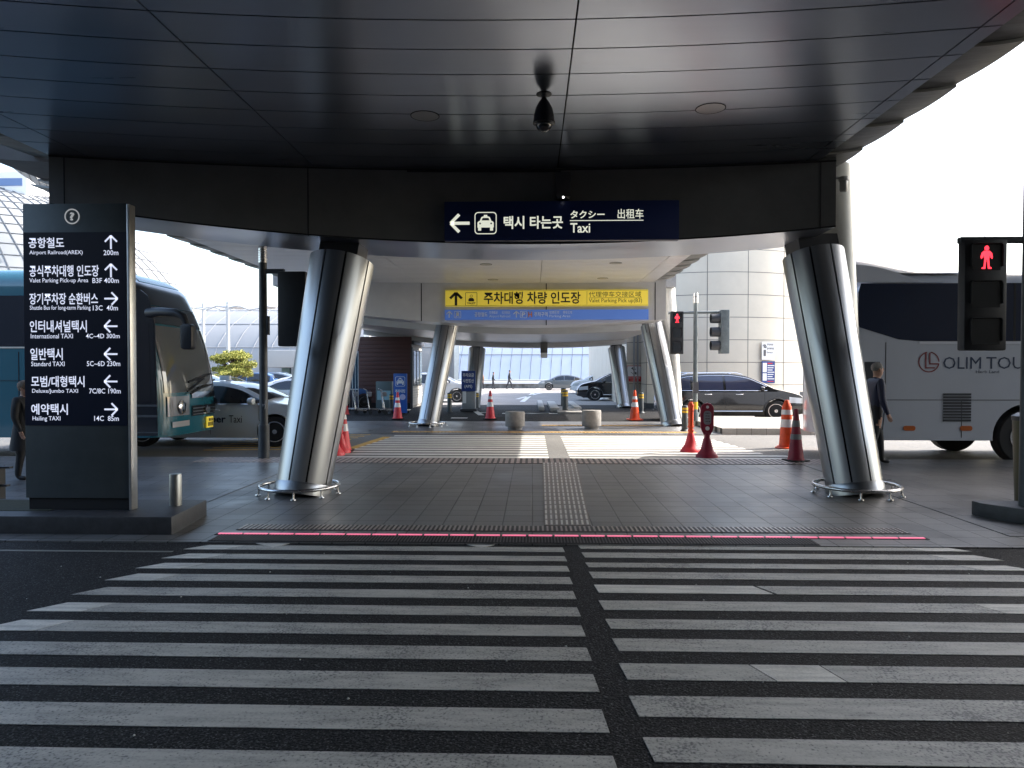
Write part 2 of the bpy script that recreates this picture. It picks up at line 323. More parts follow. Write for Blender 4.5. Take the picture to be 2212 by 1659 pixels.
def ring2(b,cx,cy,r,w,FM,m=0,d=.002,n=32,lift=.002):
    vs=[];fs=[]
    for i in range(n):
        t=2*math.pi*i/n
        for q in(r-w/2,r+w/2): vs.append(FM@Vector((cx+q*math.cos(t),cy+q*math.sin(t),lift)))
    for i in range(n): j=(i+1)%n; fs.append((2*i,2*i+1,2*j+1,2*j))
    b.add(vs,fs,m)
def outline(b,poly_o,poly_i,FM,m=0,lift=.002):
    n=len(poly_o); vs=[FM@Vector((x,y,lift)) for x,y in poly_o+poly_i]
    b.add(vs,[(i,(i+1)%n,n+(i+1)%n,n+i) for i in range(n)],m)
# ------------------------------------------------------------------ ground
g=MB(); g.box(-260,260,-40,420,-.5,-.22); struct(g.obj('ground',ASPHL))
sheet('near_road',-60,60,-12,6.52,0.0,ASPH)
YE=13.05; RZ=-.12
b=MB(); b.box(-60,60,6.52,YE,-.3,.012); struct(b.obj('pavement',PAVE))
b=MB(); b.box(-60,-2.95-1.0,6.95,YE-.15,-.01,.018); struct(b.obj('left_pavement',PAVE2))
b=MB(); b.box(4.6,60,6.95,YE-.15,-.01,.018); struct(b.obj('right_pavement',PAVE2))
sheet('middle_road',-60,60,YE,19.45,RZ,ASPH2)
# far island, flush at the crossing and raised to the right
b=MB(); b.box(-60,5.2,19.45,24.4,-.3,RZ+.012); struct(b.obj('island_pavement',PAVE2))
b=MB(); b.prism([(5.2,19.6),(60,19.2),(60,24.45),(5.2,24.45)],Matrix.Translation((0,0,-.3)),.355); o=b.obj('raised_island_pavement',PAVE3,bevel=.02); struct(o)
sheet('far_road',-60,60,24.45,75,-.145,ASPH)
b=MB(); b.prism([(-60,37.2),(60,37.2),(60,75),(-60,75)],Matrix.Translation((0,0,-.16)),.02); struct(b.obj('parking_ground',ASPHL))
b=MB(); b.prism([(5.6,24.6),(60,24.6),(60,33.5),(5.6,33.5)],Matrix.Translation((0,0,-.16)),.022); struct(b.obj('side_road',ASPHL))
# crossing 1
b=MB(); bn=MB()
tops=[1183,1202,1223,1247,1277,1312,1351,1399,1456,1532,1632]
Z1=.004
def le(Y): return -3.0+ (Y-6.3)*0.1
for k,t in enumerate(tops):
    Y1=G(1150,t,0).y; nxt=tops[k+1] if k+1<len(tops) else 1740
    Y0=G(1150,t+.5*(nxt-t),0).y
    t0=[377,330,275,212,140,47,-60,-150,-260,-420,-500][k]
    xl=G(t0,t+14,0).x+.0; xr=G(1216+ (t-1183)*.245,t,0).x
    n=26; sk=.16
    vs=[(xl+sk,Y1),(xr-.005,Y1),(xr+.01,Y0),(xl,Y0)]
    split=xl+.45
    if k in(0,1,2,3,5,6):
        bn.prism([(xl,Y0),(xl+.36,Y0),(xl+.5,Y1),(xl+sk,Y1)],Matrix.Translation((0,0,.001)),.0035)
        b.prism([(xl+.365,Y0),(xr+.01,Y0),(xr-.005,Y1),(xl+.505,Y1)],Matrix.Translation((0,0,.001)),.003)
    else: b.prism([(xl,Y0),(xr+.01,Y0),(xr-.005,Y1),(xl+sk,Y1)],Matrix.Translation((0,0,.001)),.003)
topsr=[1178,1194,1216,1236,1264,1298,1338,1380,1434,1504,1594]
for k,t in enumerate(topsr):
    xl0=[1248,1256,1264,1272,1283,1293,1307,1322,1337,1358,1388][k]
    Y1=G(xl0,t,0).y; nx_=topsr[k+1] if k<10 else 1700; Y0=G(xl0,t+.5*(nx_-t),0).y
    xl=G(xl0,t,0).x; xr0=[2085,2145,2215,2300,2380,2470,2560,2700,2800,2900,3000][k]
    xr=G(xr0,t+8,0).x
    if k in (0,1,2):
        b.prism([(xl+.02,Y0),(xr-.42,Y0),(xr-.55,Y1),(xl,Y1)],Matrix.Translation((0,0,.001)),.003)
        bn.prism([(xr-.41,Y0),(xr,Y0),(xr-.15,Y1),(xr-.54,Y1)],Matrix.Translation((0,0,.001)),.0035)
    elif k==5:
        q=G(2130,1305,0).x
        b.prism([(xl+.02,Y0),(q,Y0),(q-.1,Y1),(xl,Y1)],Matrix.Translation((0,0,.001)),.003)
        bn.prism([(q+.01,Y0),(xr,Y0),(xr,Y1),(q-.09,Y1)],Matrix.Translation((0,0,.001)),.0035)
    elif k==8:
        q=G(1650,1440,0).x
        b.prism([(xl+.02,Y0),(q,Y0),(q-.08,Y1),(xl,Y1)],Matrix.Translation((0,0,.001)),.003)
        bn.prism([(q+.01,Y0),(q+.36,Y0),(q+.30,Y1),(q-.07,Y1)],Matrix.Translation((0,0,.001)),.0035)
        b.prism([(q+.37,Y0),(xr,Y0),(xr,Y1),(q+.31,Y1)],Matrix.Translation((0,0,.001)),.003)
    elif k==4:
        q=G(1655,1270,0).x
        bn.prism([(xl+.02,Y0),(q,Y0),(q-.09,Y1),(xl,Y1)],Matrix.Translation((0,0,.001)),.0032)
        b.prism([(q+.03,Y0),(xr,Y0),(xr,Y1),(q-.06,Y1)],Matrix.Translation((0,0,.001)),.003)
    else: b.prism([(xl+.02,Y0),(xr,Y0),(xr,Y1),(xl,Y1)],Matrix.Translation((0,0,.001)),.003)
def tris(px,py,w,h):
    a=G(px-w/2,py,0);c=G(px+w/2,py,0);d=G(px,py+h,0)
    bn.prism([(a.x,a.y),(d.x,d.y),(c.x,c.y)],Matrix.Translation((0,0,.001)),.0035)
tris(590,1174,75,9); tris(1040,1175,80,9)
struct(b.obj('crossing_stripes',PAINT)); struct(bn.obj('repainted_crossing_stripes',PAINTN))
# thin pale line along left road edge
b=MB(); p=G(-200,1188);q=G(385,1186); b.box(p.x-8,q.x,p.y-.02,p.y+.02,.001,.004); struct(b.obj('road_edge_line',mat('dull edge line',(.2,.2,.18),.7)))
# small white studs/chips on asphalt
b=MB(); rr=random.Random(3)
for i in range(70):
    x=rr.uniform(-4,6);y=rr.uniform(2.6,6.3); s=rr.uniform(.003,.0085)
    b.cyl((x,y,0),(x,y,.004+s*.15),s,s*.6,6)
o=b.obj('pale_grit',mat('pale grit',(.45,.45,.43),.8)); o['kind']='stuff'; o['label']='scattered pale grit and chips on the dark road'
# crossing 2
Z2=RZ
b=MB()
for k in range(11):
    Y1=14.35+.45*k+.02*k; Y0=Y1-.235
    py=CAMZ
    f=k/10
    xl=-4.25+ .55*f+ (0 if k>4 else 0); xg=G(1190-36*f*1.0,985-45*f,RZ).x
    xg=.33-.02*k*0; 
    xr=5.2 if k<2 else (4.9-.04*k)
    b.box(xl,xg,Y0,Y1,Z2,Z2+.004)
    b.box(xg+.42,xr,Y0-.12,Y1-.12,Z2,Z2+.004)
struct(b.obj('far_crossing_stripes',mat('white crossing paint',(.62,.61,.58),.6,noise=.12,nscale=5)))
b=MB(); p=G(738,975,RZ); q=G(835,944,RZ)
b.prism([(p.x-.1,p.y),(p.x+.12,p.y),(q.x+.12,q.y),(q.x-.1,q.y)],Matrix.Translation((0,0,RZ)),.005)
for k in range(9):
    y=15.3+k*.45; b.prism([(-7.2,y),(-4.9+.06*k,y+.25),(-4.9+.06*k,y+.37),(-7.2,y+.12)],Matrix.Translation((0,0,RZ)),.005)
struct(b.obj('yellow_hatching',PAINTY))
b=MB()
for px,py,w in((1165,893,120),(800,893,0)):
    if w: a=G(px-w/2,py,-.145); c=G(px+w/2,py,-.145); b.box(a.x,c.x,a.y-.15,a.y+.15,-.145,-.139)
for (x0,y0,x1,y1,w) in ((1165,838,1128,868,.15),(1180,842,1118,905,.0),(1326,843,1340,868,.12),(1000,905,1090,868,.0)):
    if w:
        a=G(x0,y0,-.14);c=G(x1,y1,-.14); b.prism([(a.x-w,a.y),(a.x+w,a.y),(c.x+w,c.y),(c.x-w,c.y)],Matrix.Translation((0,0,-.14)),.006)
a=G(1120,870,-.14);c=G(1178,840,-.14)
for (ax,ay,bx,by) in ((1117,862,1178,846),(1290,866,1322,846),(1040,897,1015,880)):
    a=G(ax,ay,-.14);c=G(bx,by,-.14); b.prism([(a.x-.12,a.y),(a.x+.12,a.y),(c.x+.12,c.y),(c.x-.12,c.y)],Matrix.Translation((0,0,-.14)),.006)
for (ax,bx,py) in ((1038,1062,891),(1085,1138,893),(1161,1186,893),(975,1010,903)):
    a=G(ax,py,-.145);c=G(bx,py,-.145); b.box(a.x,c.x,a.y-.2,a.y+.2,-.145,-.139)
for yy in (46,52,58,64): b.box(-22,-9,yy,yy+.12,-.14,-.134)
struct(b.obj('parking_lines',mat('white crossing paint',(.6,.6,.6))))
# tactile paving, near
TAC=mat('tactile metal rib',(.34,.30,.28),.4,.5,noise=.2,nscale=6); TACB=mat('tactile base',(.055,.05,.05),.6,noise=.2,nscale=8)
TACO=mat('yellow tactile tile',(.52,.33,.12),.7,noise=.15,nscale=6)
def ribs(name,x0,x1,y0,y1,z,sp,w,h,m,mb,nd=.0,lean=0.0):
    b=MB(); b.box(x0,x1,y0,y1,z-.02,z+.004,1)
    n=int((x1-x0)/sp)
    for i in range(n):
        x=x0+sp*(i+.5); b.box(x-w/2,x+w/2,y0+.012,y1-.012,z+.004,z+.004+h,0)
    return struct(b.obj(name,[m,mb]))
a=G(472,1151,.012); c=G(1968,1151,.012)
y0=G(1150,1149,.012).y; y1=G(1150,1137,.012).y
ribs('tactile_strip',a.x+.12,c.x-.03,y0,y1,.012,.047,.02,.006,TAC,TACB)
ribs('kerb_grating',a.x+.05,c.x-1.1,G(1150,1176,.012).y+.03,G(1150,1157,.012).y-.03,.012,.03,.012,.004,TACB,DARK)
a2=G(400,991,.012);
ribs('far_tactile_strip',-6.0,G(1870,995,.01).x,G(1150,1002,.012).y,YE-.1,.012,.1,.055,.006,mat('pale tactile rib',(.33,.27,.25),.5,noise=.2,nscale=5),TACB)
# longitudinal guide strip
p=G(1171,1000,.012); q=G(1175,1136,.012); r=G(1246,1000,.012); s=G(1276,1136,.012)
b=MB(); b.prism([(q.x,q.y),(s.x,s.y),(r.x,r.y),(p.x,p.y)],Matrix.Translation((0,0,.01)),.008,1)
for i in range(9):
    f=(i+.5)/9; a=q.lerp(s,f); c=p.lerp(r,f); L=(c-a)
    for k in range(18):
        u=a+L*(k/18+.004); v=a+L*((k+.88)/18)
        b.prism([(u.x-.011,u.y),(u.x+.011,u.y),(v.x+.011,v.y),(v.x-.011,v.y)],Matrix.Translation((0,0,.018)),.005,0)
struct(b.obj('guide_tactile_strip',[mat('steel tactile bar',(.68,.66,.62),.35,.6,noise=.1,nscale=9),mat('guide base',(.24,.215,.2),.6,noise=.15,nscale=10)]))
b=MB()
for (x0,x1,yy,w) in ((-4.0,4.6,19.9,.32),(.3,5.1,22.4,.35)):
    b.box(x0,x1,yy,yy+w,RZ,RZ+.016); 
    for i in range(int((x1-x0)/.1)):
        b.box(x0+.1*i+.03,x0+.1*i+.07,yy+.02,yy+w-.02,RZ+.016,RZ+.024)
struct(b.obj('yellow_tactile_strip',TACO))
# pink lit bars set in the kerb
led=thing('ground_signal_strip','long strip of glowing pink red light bars set in the ground before the near crossing','ground light',(0,0,0))
pl=G(470,1154,.012); pr=G(1978,1155,.012); nb=27; L=(pr.x-pl.x)/nb
proto=None
hb=MB(); hb.box(pl.x-.02,pr.x+.02,pl.y-.035,pl.y+.03,.0,.0165); hb.obj('housing',DARK,led)
for i in range(nb):
    x=pl.x+L*i
    if proto is None:
        m=MB(); m.box(.012,L-.012,-.018,.018,0,.008); proto=m.obj('led_bar',PINKLED,led,loc=(0,0,0)); c_=proto
    else: c_=proto.copy(); COL.objects.link(c_); c_.parent=led
    c_.location=(x,pl.y,.0165)
# ------------------------------------------------------------------ canopy
XC=.1; RAD=24.0; YC0=9.5-RAD
def arcY(Yc,x): # y of a concentric arc that passes (XC,Yc)
    r=Yc-YC0; return YC0+math.sqrt(r*r-(x-XC)**2)
ZS=4.3
seams=[-9.1,-5.85,-2.97,.1,3.35,3.95]
def seamx(px,py,z): 
    d=ray(px,py); t=(z-CAMZ)/d.z; return d.x*t
S_c=seamx(1225,200,ZS); S_l=seamx(500,192,ZS); S_r=seamx(1960,180,ZS); S_ll=seamx(90,290,ZS)
print('seams',S_c,S_l,S_r,S_ll, 'edge R',seamx(1870,340,ZS),seamx(2212,12,ZS),'beamL',D(127,330,8.9).x,'beamR',D(1803,335,9.3).x)
XL1=D(127,330,8.9).x; XR1=D(1803,335,9.25).x
def soffit(name,xs,Y0,Y1,step,z,parent,mt=None):
    b=MB(); gap=.009
    r=Y0
    while r<Y1-.01:
        r1=min(r+step,Y1)
        for a,c in zip(xs[:-1],xs[1:]):
            n=6; xa=a+gap*.8; xb=c-gap*.8
            vs=[];
            for i in range(n+1):
                x=xa+(xb-xa)*i/n
                vs+=[(x,arcY(r+gap,x),z),(x,arcY(r1-gap,x),z)]
            o=len(b.v)
            top=[(p[0],p[1],p[2]+.03) for p in vs]
            fs=[(2*i,2*i+1,2*i+3,2*i+2) for i in range(n)]
            nn=len(vs); fs+=[tuple(q+nn for q in f[::-1]) for f in fs]
            for i in range(n): fs+=[(2*i,2*i+2,2*i+2+nn,2*i+nn),(2*i+1,2*i+1+nn,2*i+3+nn,2*i+3)]
            fs+=[(0,nn,nn+1,1),(2*n,2*n+1,2*n+1+nn,2*n+nn)]
            b.add(vs+top,fs,0)
        r=r1
    # place origin at arc centre so the brushed direction follows the arcs
    return b.obj(name,mt or SOFFIT,parent,loc=(XC,YC0,0))
def roof(name,x0,x1,Y0,Y1,z0,z1,parent,m=ROOFM):
    b=MB(); n=16
    b.grid(lambda u,v:(x0+(x1-x0)*u,arcY(Y0+(Y1-Y0)*v,x0+(x1-x0)*u),z0),n,4,0,thick=(0,0,z1-z0))
    return b.obj(name,m,parent)
BK=.0102
def beam(name,Yf,th,zt,zb,x0,x1,parent,m,k=BK):
    b=MB(); n=32
    X=lambda i:x0+(x1-x0)*i/n
    vs=[]
    for i in range(n+1):
        x=X(i); yb=zb+k*(x-XC)**2; yf=arcY(Yf,x); yr=arcY(Yf+th,x)
        vs+=[(x,yf,zt),(x,yf,yb),(x,yr,yb),(x,yr,zt)]
    fs=[];ms=[]
    for i in range(n):
        a=4*i;c=a+4
        fs+=[(a,a+1,c+1,c),(a+1,a+2,c+2,c+1),(a+2,a+3,c+3,c+2),(a+3,a,c,c+3)]; ms+=[0,1,0,0]
    fs+=[(0,3,2,1),(4*n,4*n+1,4*n+2,4*n+3)]; ms+=[0,0]
    o=len(b.v); b.v+=vs; b.f+=fs; b.m+=ms
    return b.obj(name,m,parent,loc=(XC,YC0,0))
def vjoint(b,x,Yf,zt,zb,w=.012,k=BK):
    y=arcY(Yf,x); b.box(x-w/2,x+w/2,y-.004,y+.02,zb+k*(x-XC)**2-.002,zt-.002)
def fins(name,side,xe,Y0,Y1,parent,step=.98,z=ZS,curve=True,wd=.46):
    b=MB(); Y=Y0
    while Y<Y1:
        def fn(u,v,Y=Y):
            out=-.05+(wd+.035+.03*math.sin(math.pi*min(1,u*1.05)))*v
            return (xe+side*out,Y+u*step*1.06,z+.05-.028*(1-u)+.05*v*v)
        b.grid(fn,12,6,0,thick=(0,0,.022))
        b.grid(lambda u,v,Y=Y:(xe+side*(-.05+(wd+.035)*u),Y-.012+.012*v,z+.014+.05*u*u),8,1,1,thick=(0,0,.028))
        b.grid(lambda u,v,Y=Y:(xe+side*(-.05+wd+.035+.03*math.sin(math.pi*min(1,u*1.05))+.01*v),Y+u*step*1.06,z+.05-.028*(1-u)+.05),12,1,1,thick=(0,0,.022))
        Y+=step
    b.grid(lambda u,v:(xe+side*(wd*.75+.2*v),Y0+(Y1-Y0)*u,z+.13+.25*v),2,1,0,thick=(0,0,.02))
    return b.obj(name,[FINM,FINE],parent,smooth=50)
DARKROOF=mat('dark roof core',(.03,.03,.03),.8)
can=thing('entrance_canopy','dark metal canopy with panelled ceiling overhead, bearing the taxi sign on its curved beam','canopy',(0,0,0))
XE=seamx(1981,192,ZS)
print('XE',XE,seamx(1881,269,ZS),seamx(2111,88,ZS),'sil',seamx(2061,195,ZS+.1),seamx(1878,328,ZS+.1),seamx(2212,92,ZS+.1))
soffit('ceiling_panels',[S_ll-.45,S_ll,S_l,S_c,S_r,XE],1.0-.0,9.52,.5,ZS,can)
roof('roof_slab',S_ll-.42,XE-.02,.5,9.9,ZS+.034,ZS+.5,can,DARKROOF)
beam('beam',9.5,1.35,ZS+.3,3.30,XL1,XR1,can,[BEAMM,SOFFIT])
b=MB()
for x in (D(160,330,8.95).x,D(665,400,9.3).x,D(1210,400,9.5).x,D(1768,400,9.3).x): bj=MB(); vjoint(bj,x,9.5,ZS-.01,3.30); bj.obj('joint_line',DARK,can)
# shadow gap along top and bottom
b.grid(lambda u,v:((XL1)+(XR1-XL1)*u,arcY(9.494,XL1+(XR1-XL1)*u),ZS-.025+.02*v),24,1,0,thick=(0,.012,0))
b.grid(lambda u,v:((XL1)+(XR1-XL1)*u,arcY(9.494,XL1+(XR1-XL1)*u),3.302+BK*((XL1+(XR1-XL1)*u)-XC)**2+.018*v),32,1,0,thick=(0,.012,0))
b.obj('joint_lines',DARK,can)
fins('edge_fins',1,XE,1.2,10.6,can); fins('edge_fins',-1,S_ll-.45,1.2,8.6,can)
# second bay
can2=thing('middle_canopy','paler canopy bay behind the taxi sign beam, carrying the yellow and blue signs','canopy',(0,0,0))
XL2=-7.0; 
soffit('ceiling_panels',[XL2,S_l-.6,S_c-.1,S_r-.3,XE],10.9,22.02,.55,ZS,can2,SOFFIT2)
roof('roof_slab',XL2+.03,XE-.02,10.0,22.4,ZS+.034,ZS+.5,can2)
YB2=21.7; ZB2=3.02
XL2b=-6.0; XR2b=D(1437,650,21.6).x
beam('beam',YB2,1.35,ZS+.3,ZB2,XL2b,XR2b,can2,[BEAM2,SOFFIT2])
for x in (D(912,660,YB2).x,D(1180,660,YB2).x,D(1413,660,YB2).x): b=MB(); vjoint(b,x,YB2,ZS-.01,ZB2,.03); b.obj('joint_line',DARK,can2)
fins('edge_fins',1,XE,10.8,21.5,can2); fins('edge_fins',-1,XL2,10.4,20.5,can2)
# third bay, lower
can3=thing('far_canopy','farthest low canopy bay, pale underside with a small camera hanging from it','canopy',(0,0,0))
YB3=26.7; ZB3=D(1200,722,YB3).z
b=MB(); x0,x1=-8.2,4.6
kk=.009
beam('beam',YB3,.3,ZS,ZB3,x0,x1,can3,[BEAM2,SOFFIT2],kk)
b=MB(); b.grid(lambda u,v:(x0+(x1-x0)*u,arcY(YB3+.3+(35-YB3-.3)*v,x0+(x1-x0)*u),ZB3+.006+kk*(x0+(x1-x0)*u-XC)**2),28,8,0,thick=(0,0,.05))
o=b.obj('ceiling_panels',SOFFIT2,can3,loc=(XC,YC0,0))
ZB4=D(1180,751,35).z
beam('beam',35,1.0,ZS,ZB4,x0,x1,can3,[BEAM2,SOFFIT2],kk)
roof('roof_slab',x0,x1,23.2,36,ZS+.02,ZS+.4,can3)
print('ZB3',ZB3,'ZB4',ZB4,'XR2',XR2b)
# ceiling ring lights
first=None
for k,(px,py,r) in enumerate(((918,250,.145),(1535,234,.145),(1050,571,.14),(1330,568,.14),(1065,604,.14),(1302,601,.14))):
    d=ray(px,py); t=(ZS-CAMZ)/d.z; x,y=d.x*t,d.y*t
    names=['round recessed ceiling light left of the dome camera','round recessed ceiling light right of the dome camera','round ceiling light of middle bay, left one nearer the taxi sign','round ceiling light of middle bay, right one nearer the taxi sign','round ceiling light just above the yellow sign, left one','round ceiling light just above the yellow sign, right one']
    if first is None:
        first=thing('ceiling_light',names[k],'ceiling light',(x,y,ZS),0,'recessed ceiling lights')
        m=MB(); m.lathe([(r,-.005),(r+.008,-.005),(r+.008,.0),(r,.0)],n=28,cap=False); m.obj('rim',DARK,first)
        m=MB(); m.cyl((0,0,-.004),(0,0,0),r,r,28); m.obj('cover',mat('light cover',(.5,.5,.51),.3,1.0),first)
    else: dup(first,(x,y,ZS),label=names[k])
# dome camera
d=ray(1175,203); t=(ZS-CAMZ)/d.z; x,y=d.x*t,d.y*t
dc=thing('dome_camera','black bell shaped dome camera hanging from the ceiling','security camera',(x,y,ZS))
S=(D(1175,285,y).z-ZS)/-.42
m=MB(); m.lathe([(.075,0),(.075,-.008),(.03,-.016),(.022,-.04)],n=28); m.obj('mount',BLK,dc,smooth=40)
m=MB(); m.lathe([(.022,-.04),(.03,-.06),(.055,-.10),(.082,-.16),(.098,-.24),(.104,-.305),(.108,-.31),(.108,-.328),(.085,-.335)],n=32); m.obj('housing',BLK,dc,smooth=40)
m=MB(); m.lathe([(.078,-.334),(.078,-.35),(.072,-.375),(.055,-.4),(.03,-.415),(.004,-.42)],n=28); m.obj('dome',mat('smoked dome',(.02,.02,.022),.03,0,spec=1),dc,smooth=50)
dc.scale=(1.0,1.0,max(.7,min(1.3,S)))
# conduit and box on beam
bx=thing('beam_camera_box','small grey box hanging on the beam above the taxi sign','security camera',tuple(D(1216,402,9.38)))
m=MB(); m.box(-.1,.1,-.08,.1,-.155,.165); m.obj('housing',mat('dark grey box',(.05,.05,.055),.5,noise=.1),bx,bevel=.012)
m=MB(); m.cyl((0,-.02,-.18),(0,-.02,-.156),.085,.09,20); m.obj('base',BLK,bx)
m=MB(); m.cyl((0.0,-.082,-.17),(0,-.11,-.17),.012,.012,12); m.obj('lens',mat('lens light',(.8,.8,.8),.2,emit=(1,1,1),estr=1.5),bx)
cdt=MB(); p0=D(880,362,9.42); pts=[]
for i in range(14):
    x=p0.x+(D(1195,366,9.42).x-p0.x)*i/13; pts.append((x,arcY(9.46,x),ZS-.045))
pts+=[(D(1210,372,9.4).x,9.44,ZS-.06),(D(1213,380,9.4).x,9.43,ZS-.11)]
cdt.tube(pts,.013,8); tag(cdt.obj('conduit',DARK,smooth=50),'thin black cable conduit along the top of the beam','conduit')
# small hanging camera, far canopy
hp=D(1175,741,34.4)
hc=thing('hanging_camera','small white box camera hanging under the farthest canopy','security camera',(hp.x,34.3,ZB3))
m=MB(); m.box(-.17,.17,-.2,.2,-.5,0); m.obj('housing',mat('camera box grey',(.12,.12,.12),.5),hc,bevel=.02)
m=MB(); m.box(-.16,.16,-.22,.18,-.74,-.5); m.obj('cover',WHT,hc,bevel=.02)
m=MB(); m.cyl((0,0,0),(0,0,.3),.02); m.obj('rod',DARK,hc)
# ------------------------------------------------------------------ columns
def column(name,label,base,top,r0,r1,beamz,gap_angles,group):
    """leaning shell of curved segments around a dark core"""
    base=Vector(base); top=Vector(top)
    t=thing(name,label,'column',base,0,group)
    ax=(top-base).normalized(); ya=ax.cross(Vector((1,0,0))).normalized(); xa_=ya.cross(ax); q=Matrix((xa_,ya,ax)).transposed().to_4x4()
    L=(top-base).length
    n=len(gap_angles)
    for k in range(n):
        a0=gap_angles[k]; a1=gap_angles[(k+1)%n]
        if a1<=a0: a1+=360
        a0+=1.8; a1-=1.8
        b=MB()
        def fn(u,v):
            a=R_(a0+(a1-a0)*u); r=r0+(r1-r0)*v
            return q@Vector((r*math.cos(a),r*math.sin(a),.12+(L-.12)*v))
        b.grid(fn,14,10,0)
        def fi(u,v):
            a=R_(a0+(a1-a0)*u); r=r0-.02+(r1-r0)*v
            return q@Vector((r*math.cos(a),r*math.sin(a),.12+(L-.12)*v))
        b.grid(fi,14,10,0)
        W=11; N2=15*11
        fs=[]
        for i in range(14): fs+=[(i*W,i*W+N2,(i+1)*W+N2,(i+1)*W),(i*W+10,(i+1)*W+10,(i+1)*W+10+N2,i*W+10+N2)]
        for j in range(10): fs+=[(j,j+1,j+1+N2,j+N2),(14*W+j,14*W+j+N2,14*W+j+1+N2,14*W+j+1)]
        b.f+=fs; b.m+=[0]*len(fs)
        b.obj('shell_panel',COLM,t,smooth=40)
    b=MB(); b.cyl((0,0,0),q@Vector((0,0,L-.02)),r0-.03,r1-.03,28); b.obj('core',DARK,t,smooth=40)
    b=MB(); b.lathe([(r0+.012,-.02),(r0+.012,.10),(r0+.0,.135)],n=36,M=q.to_3x3()); b.obj('base_collar',COLM,t,smooth=40)
    # neck
    h=beamz-top.z+base.z*0
    tl=top-base
    b=MB(); w=.27
    d=Vector((ax.x/ax.z*.5,ax.y/ax.z*.5,0))
    z0=-.25; z1=h+.05
    for sx in (0,):
        vs=[]
        for z in(z0,z1):
            c=tl+Vector((ax.x/ax.z*z,ax.y/ax.z*z,z))
            vs+=[c+Vector((-w,-w,0)),c+Vector((w,-w,0)),c+Vector((w,w,0)),c+Vector((-w,w,0))]
        b.add(vs,[(0,3,2,1),(4,5,6,7),(0,1,5,4),(1,2,6,5),(2,3,7,6),(3,0,4,7)],0)
    b.obj('neck',NECK,t)
    return t
def guard(label,c,R,h=.105,n=9,ang0=0,gap=0):
    t=thing('guard_ring',label,'guard rail',c,0,'steel guard rings round the column feet')
    pts=[(R*math.cos(2*math.pi*i/40),R*math.sin(2*math.pi*i/40),h) for i in range(40)]
    b=MB(); b.tube(pts,.021,10,closed=True); b.obj('rail',STEEL,t,smooth=60)
    b=MB(); pr=None
    for k in range(n):
        a=2*math.pi*k/n+ang0
        if pr is None:
            b.tube([(0,0,h),(0,0,.04),(.012,0,0)],.012,8); b.lathe([(.035,0),(.033,.008),(.012,.01)],(.01,0,0),14)
            pr=b.obj('leg',STEEL,t,smooth=50); o=pr
        else: o=pr.copy(); COL.objects.link(o); o.parent=t
        o.location=(R*math.cos(a),R*math.sin(a),0); o.rotation_euler=(0,0,a)
    return t
c1=G(653,1066,.012); t1=D(739,566,c1.y+.75)
zb=lambda x,z0:z0+BK*(x-XC)**2
column('leaning_column','large brushed steel column leaning right, left foreground beside the pole signal',c1,t1,.345,.44,zb(t1.x,3.30),(20,112,200,255,292,340),'leaning steel columns under the canopies')
guard('low steel ring rail round the foot of the large left column',(c1.x-.03,c1.y-.02,.02),.50)
c2=G(1848,1066,.012); t2=D(1756,552,c2.y+.75)
column('leaning_column','large brushed steel column leaning left, in front of the white coach',c2,t2,.345,.405,zb(t2.x,3.30),(30,120,205,243,282,322),'leaning steel columns under the canopies')
guard('low steel ring rail round the foot of the large right column',(c2.x+.0,c2.y-.02,.02),.52,ang0=.2)
c3=G(924,920,RZ+.01); t3=D(966,703,c3.y+.9)
column('leaning_column','pale steel column leaning right, between brown kiosk and dark payment sign',c3,t3,.33,.37,zb(t3.x,ZB2),(20,112,200,252,288,330),'leaning steel columns under the canopies')
guard('low steel ring rail round the column between kiosk and payment sign',(c3.x,c3.y-.05,RZ+.012),.58,ang0=.1)
c4=G(1452,920,RZ+.01); t4=D(1408,703,c4.y+.9)
column('leaning_column','pale steel column leaning left, beside the pedestrian signal pole',c4,t4,.33,.37,zb(t4.x,ZB2),(30,120,200,240,280,320),'leaning steel columns under the canopies')
c5=G(1025,872,-.14); t5=D(1031,754,35.5); c5=Vector((D(1021,872,34.6).x,34.6,-.14))
column('leaning_column','farthest left steel column behind the dark payment sign',c5,t5,.36,.42,ZB4+.3,(20,112,200,250,290,330),'leaning steel columns under the canopies')
c6=Vector((D(1349,872,34.6).x,34.6,-.14)); t6=D(1331,752,35.5)
column('leaning_column','farthest right steel column beside the beige round building',c6,t6,.36,.42,ZB4+.3,(20,112,200,250,290,330),'leaning steel columns under the canopies')
# raking roof props, right side
def prop(label,b0,tp,r0,r1):
    m=MB(); m.tube([b0,Vector(b0).lerp(Vector(tp),.5),tp],[r0,(r0+r1)/2,r1],20)
    return tag(m.obj('raking_prop',CREAM,smooth=50),label,'roof prop','white raking roof props')
prop('white raking prop behind the large right column, lit along its edge',(c2.x+.17,c2.y+.55,.01),tuple(D(1795,365,10.6)),.20,.27)
prop('white raking prop right of the pale column by the pedestrian signal',(c4.x+.30,c4.y+.7,RZ),tuple(D(1440,612,23.6)),.20,.26)
# camera on prop
pc=D(1822,398,10.0)
cm=thing('column_camera','small grey camera fixed near the top of the large right column','security camera',tuple(pc))
m=MB(); m.cyl((-.12,0,.09),(.02,0,.085),.02); m.cyl((.0,0,.05),(.0,0,.10),.065,.06,20); m.obj('bracket',mat('camera grey',(.35,.36,.36),.4),cm)
m=MB(); m.lathe([(.05,.05),(.05,-.08),(.04,-.1)],n=20); m.obj('dome',mat('camera dome grey',(.25,.26,.26),.25),cm,smooth=40)
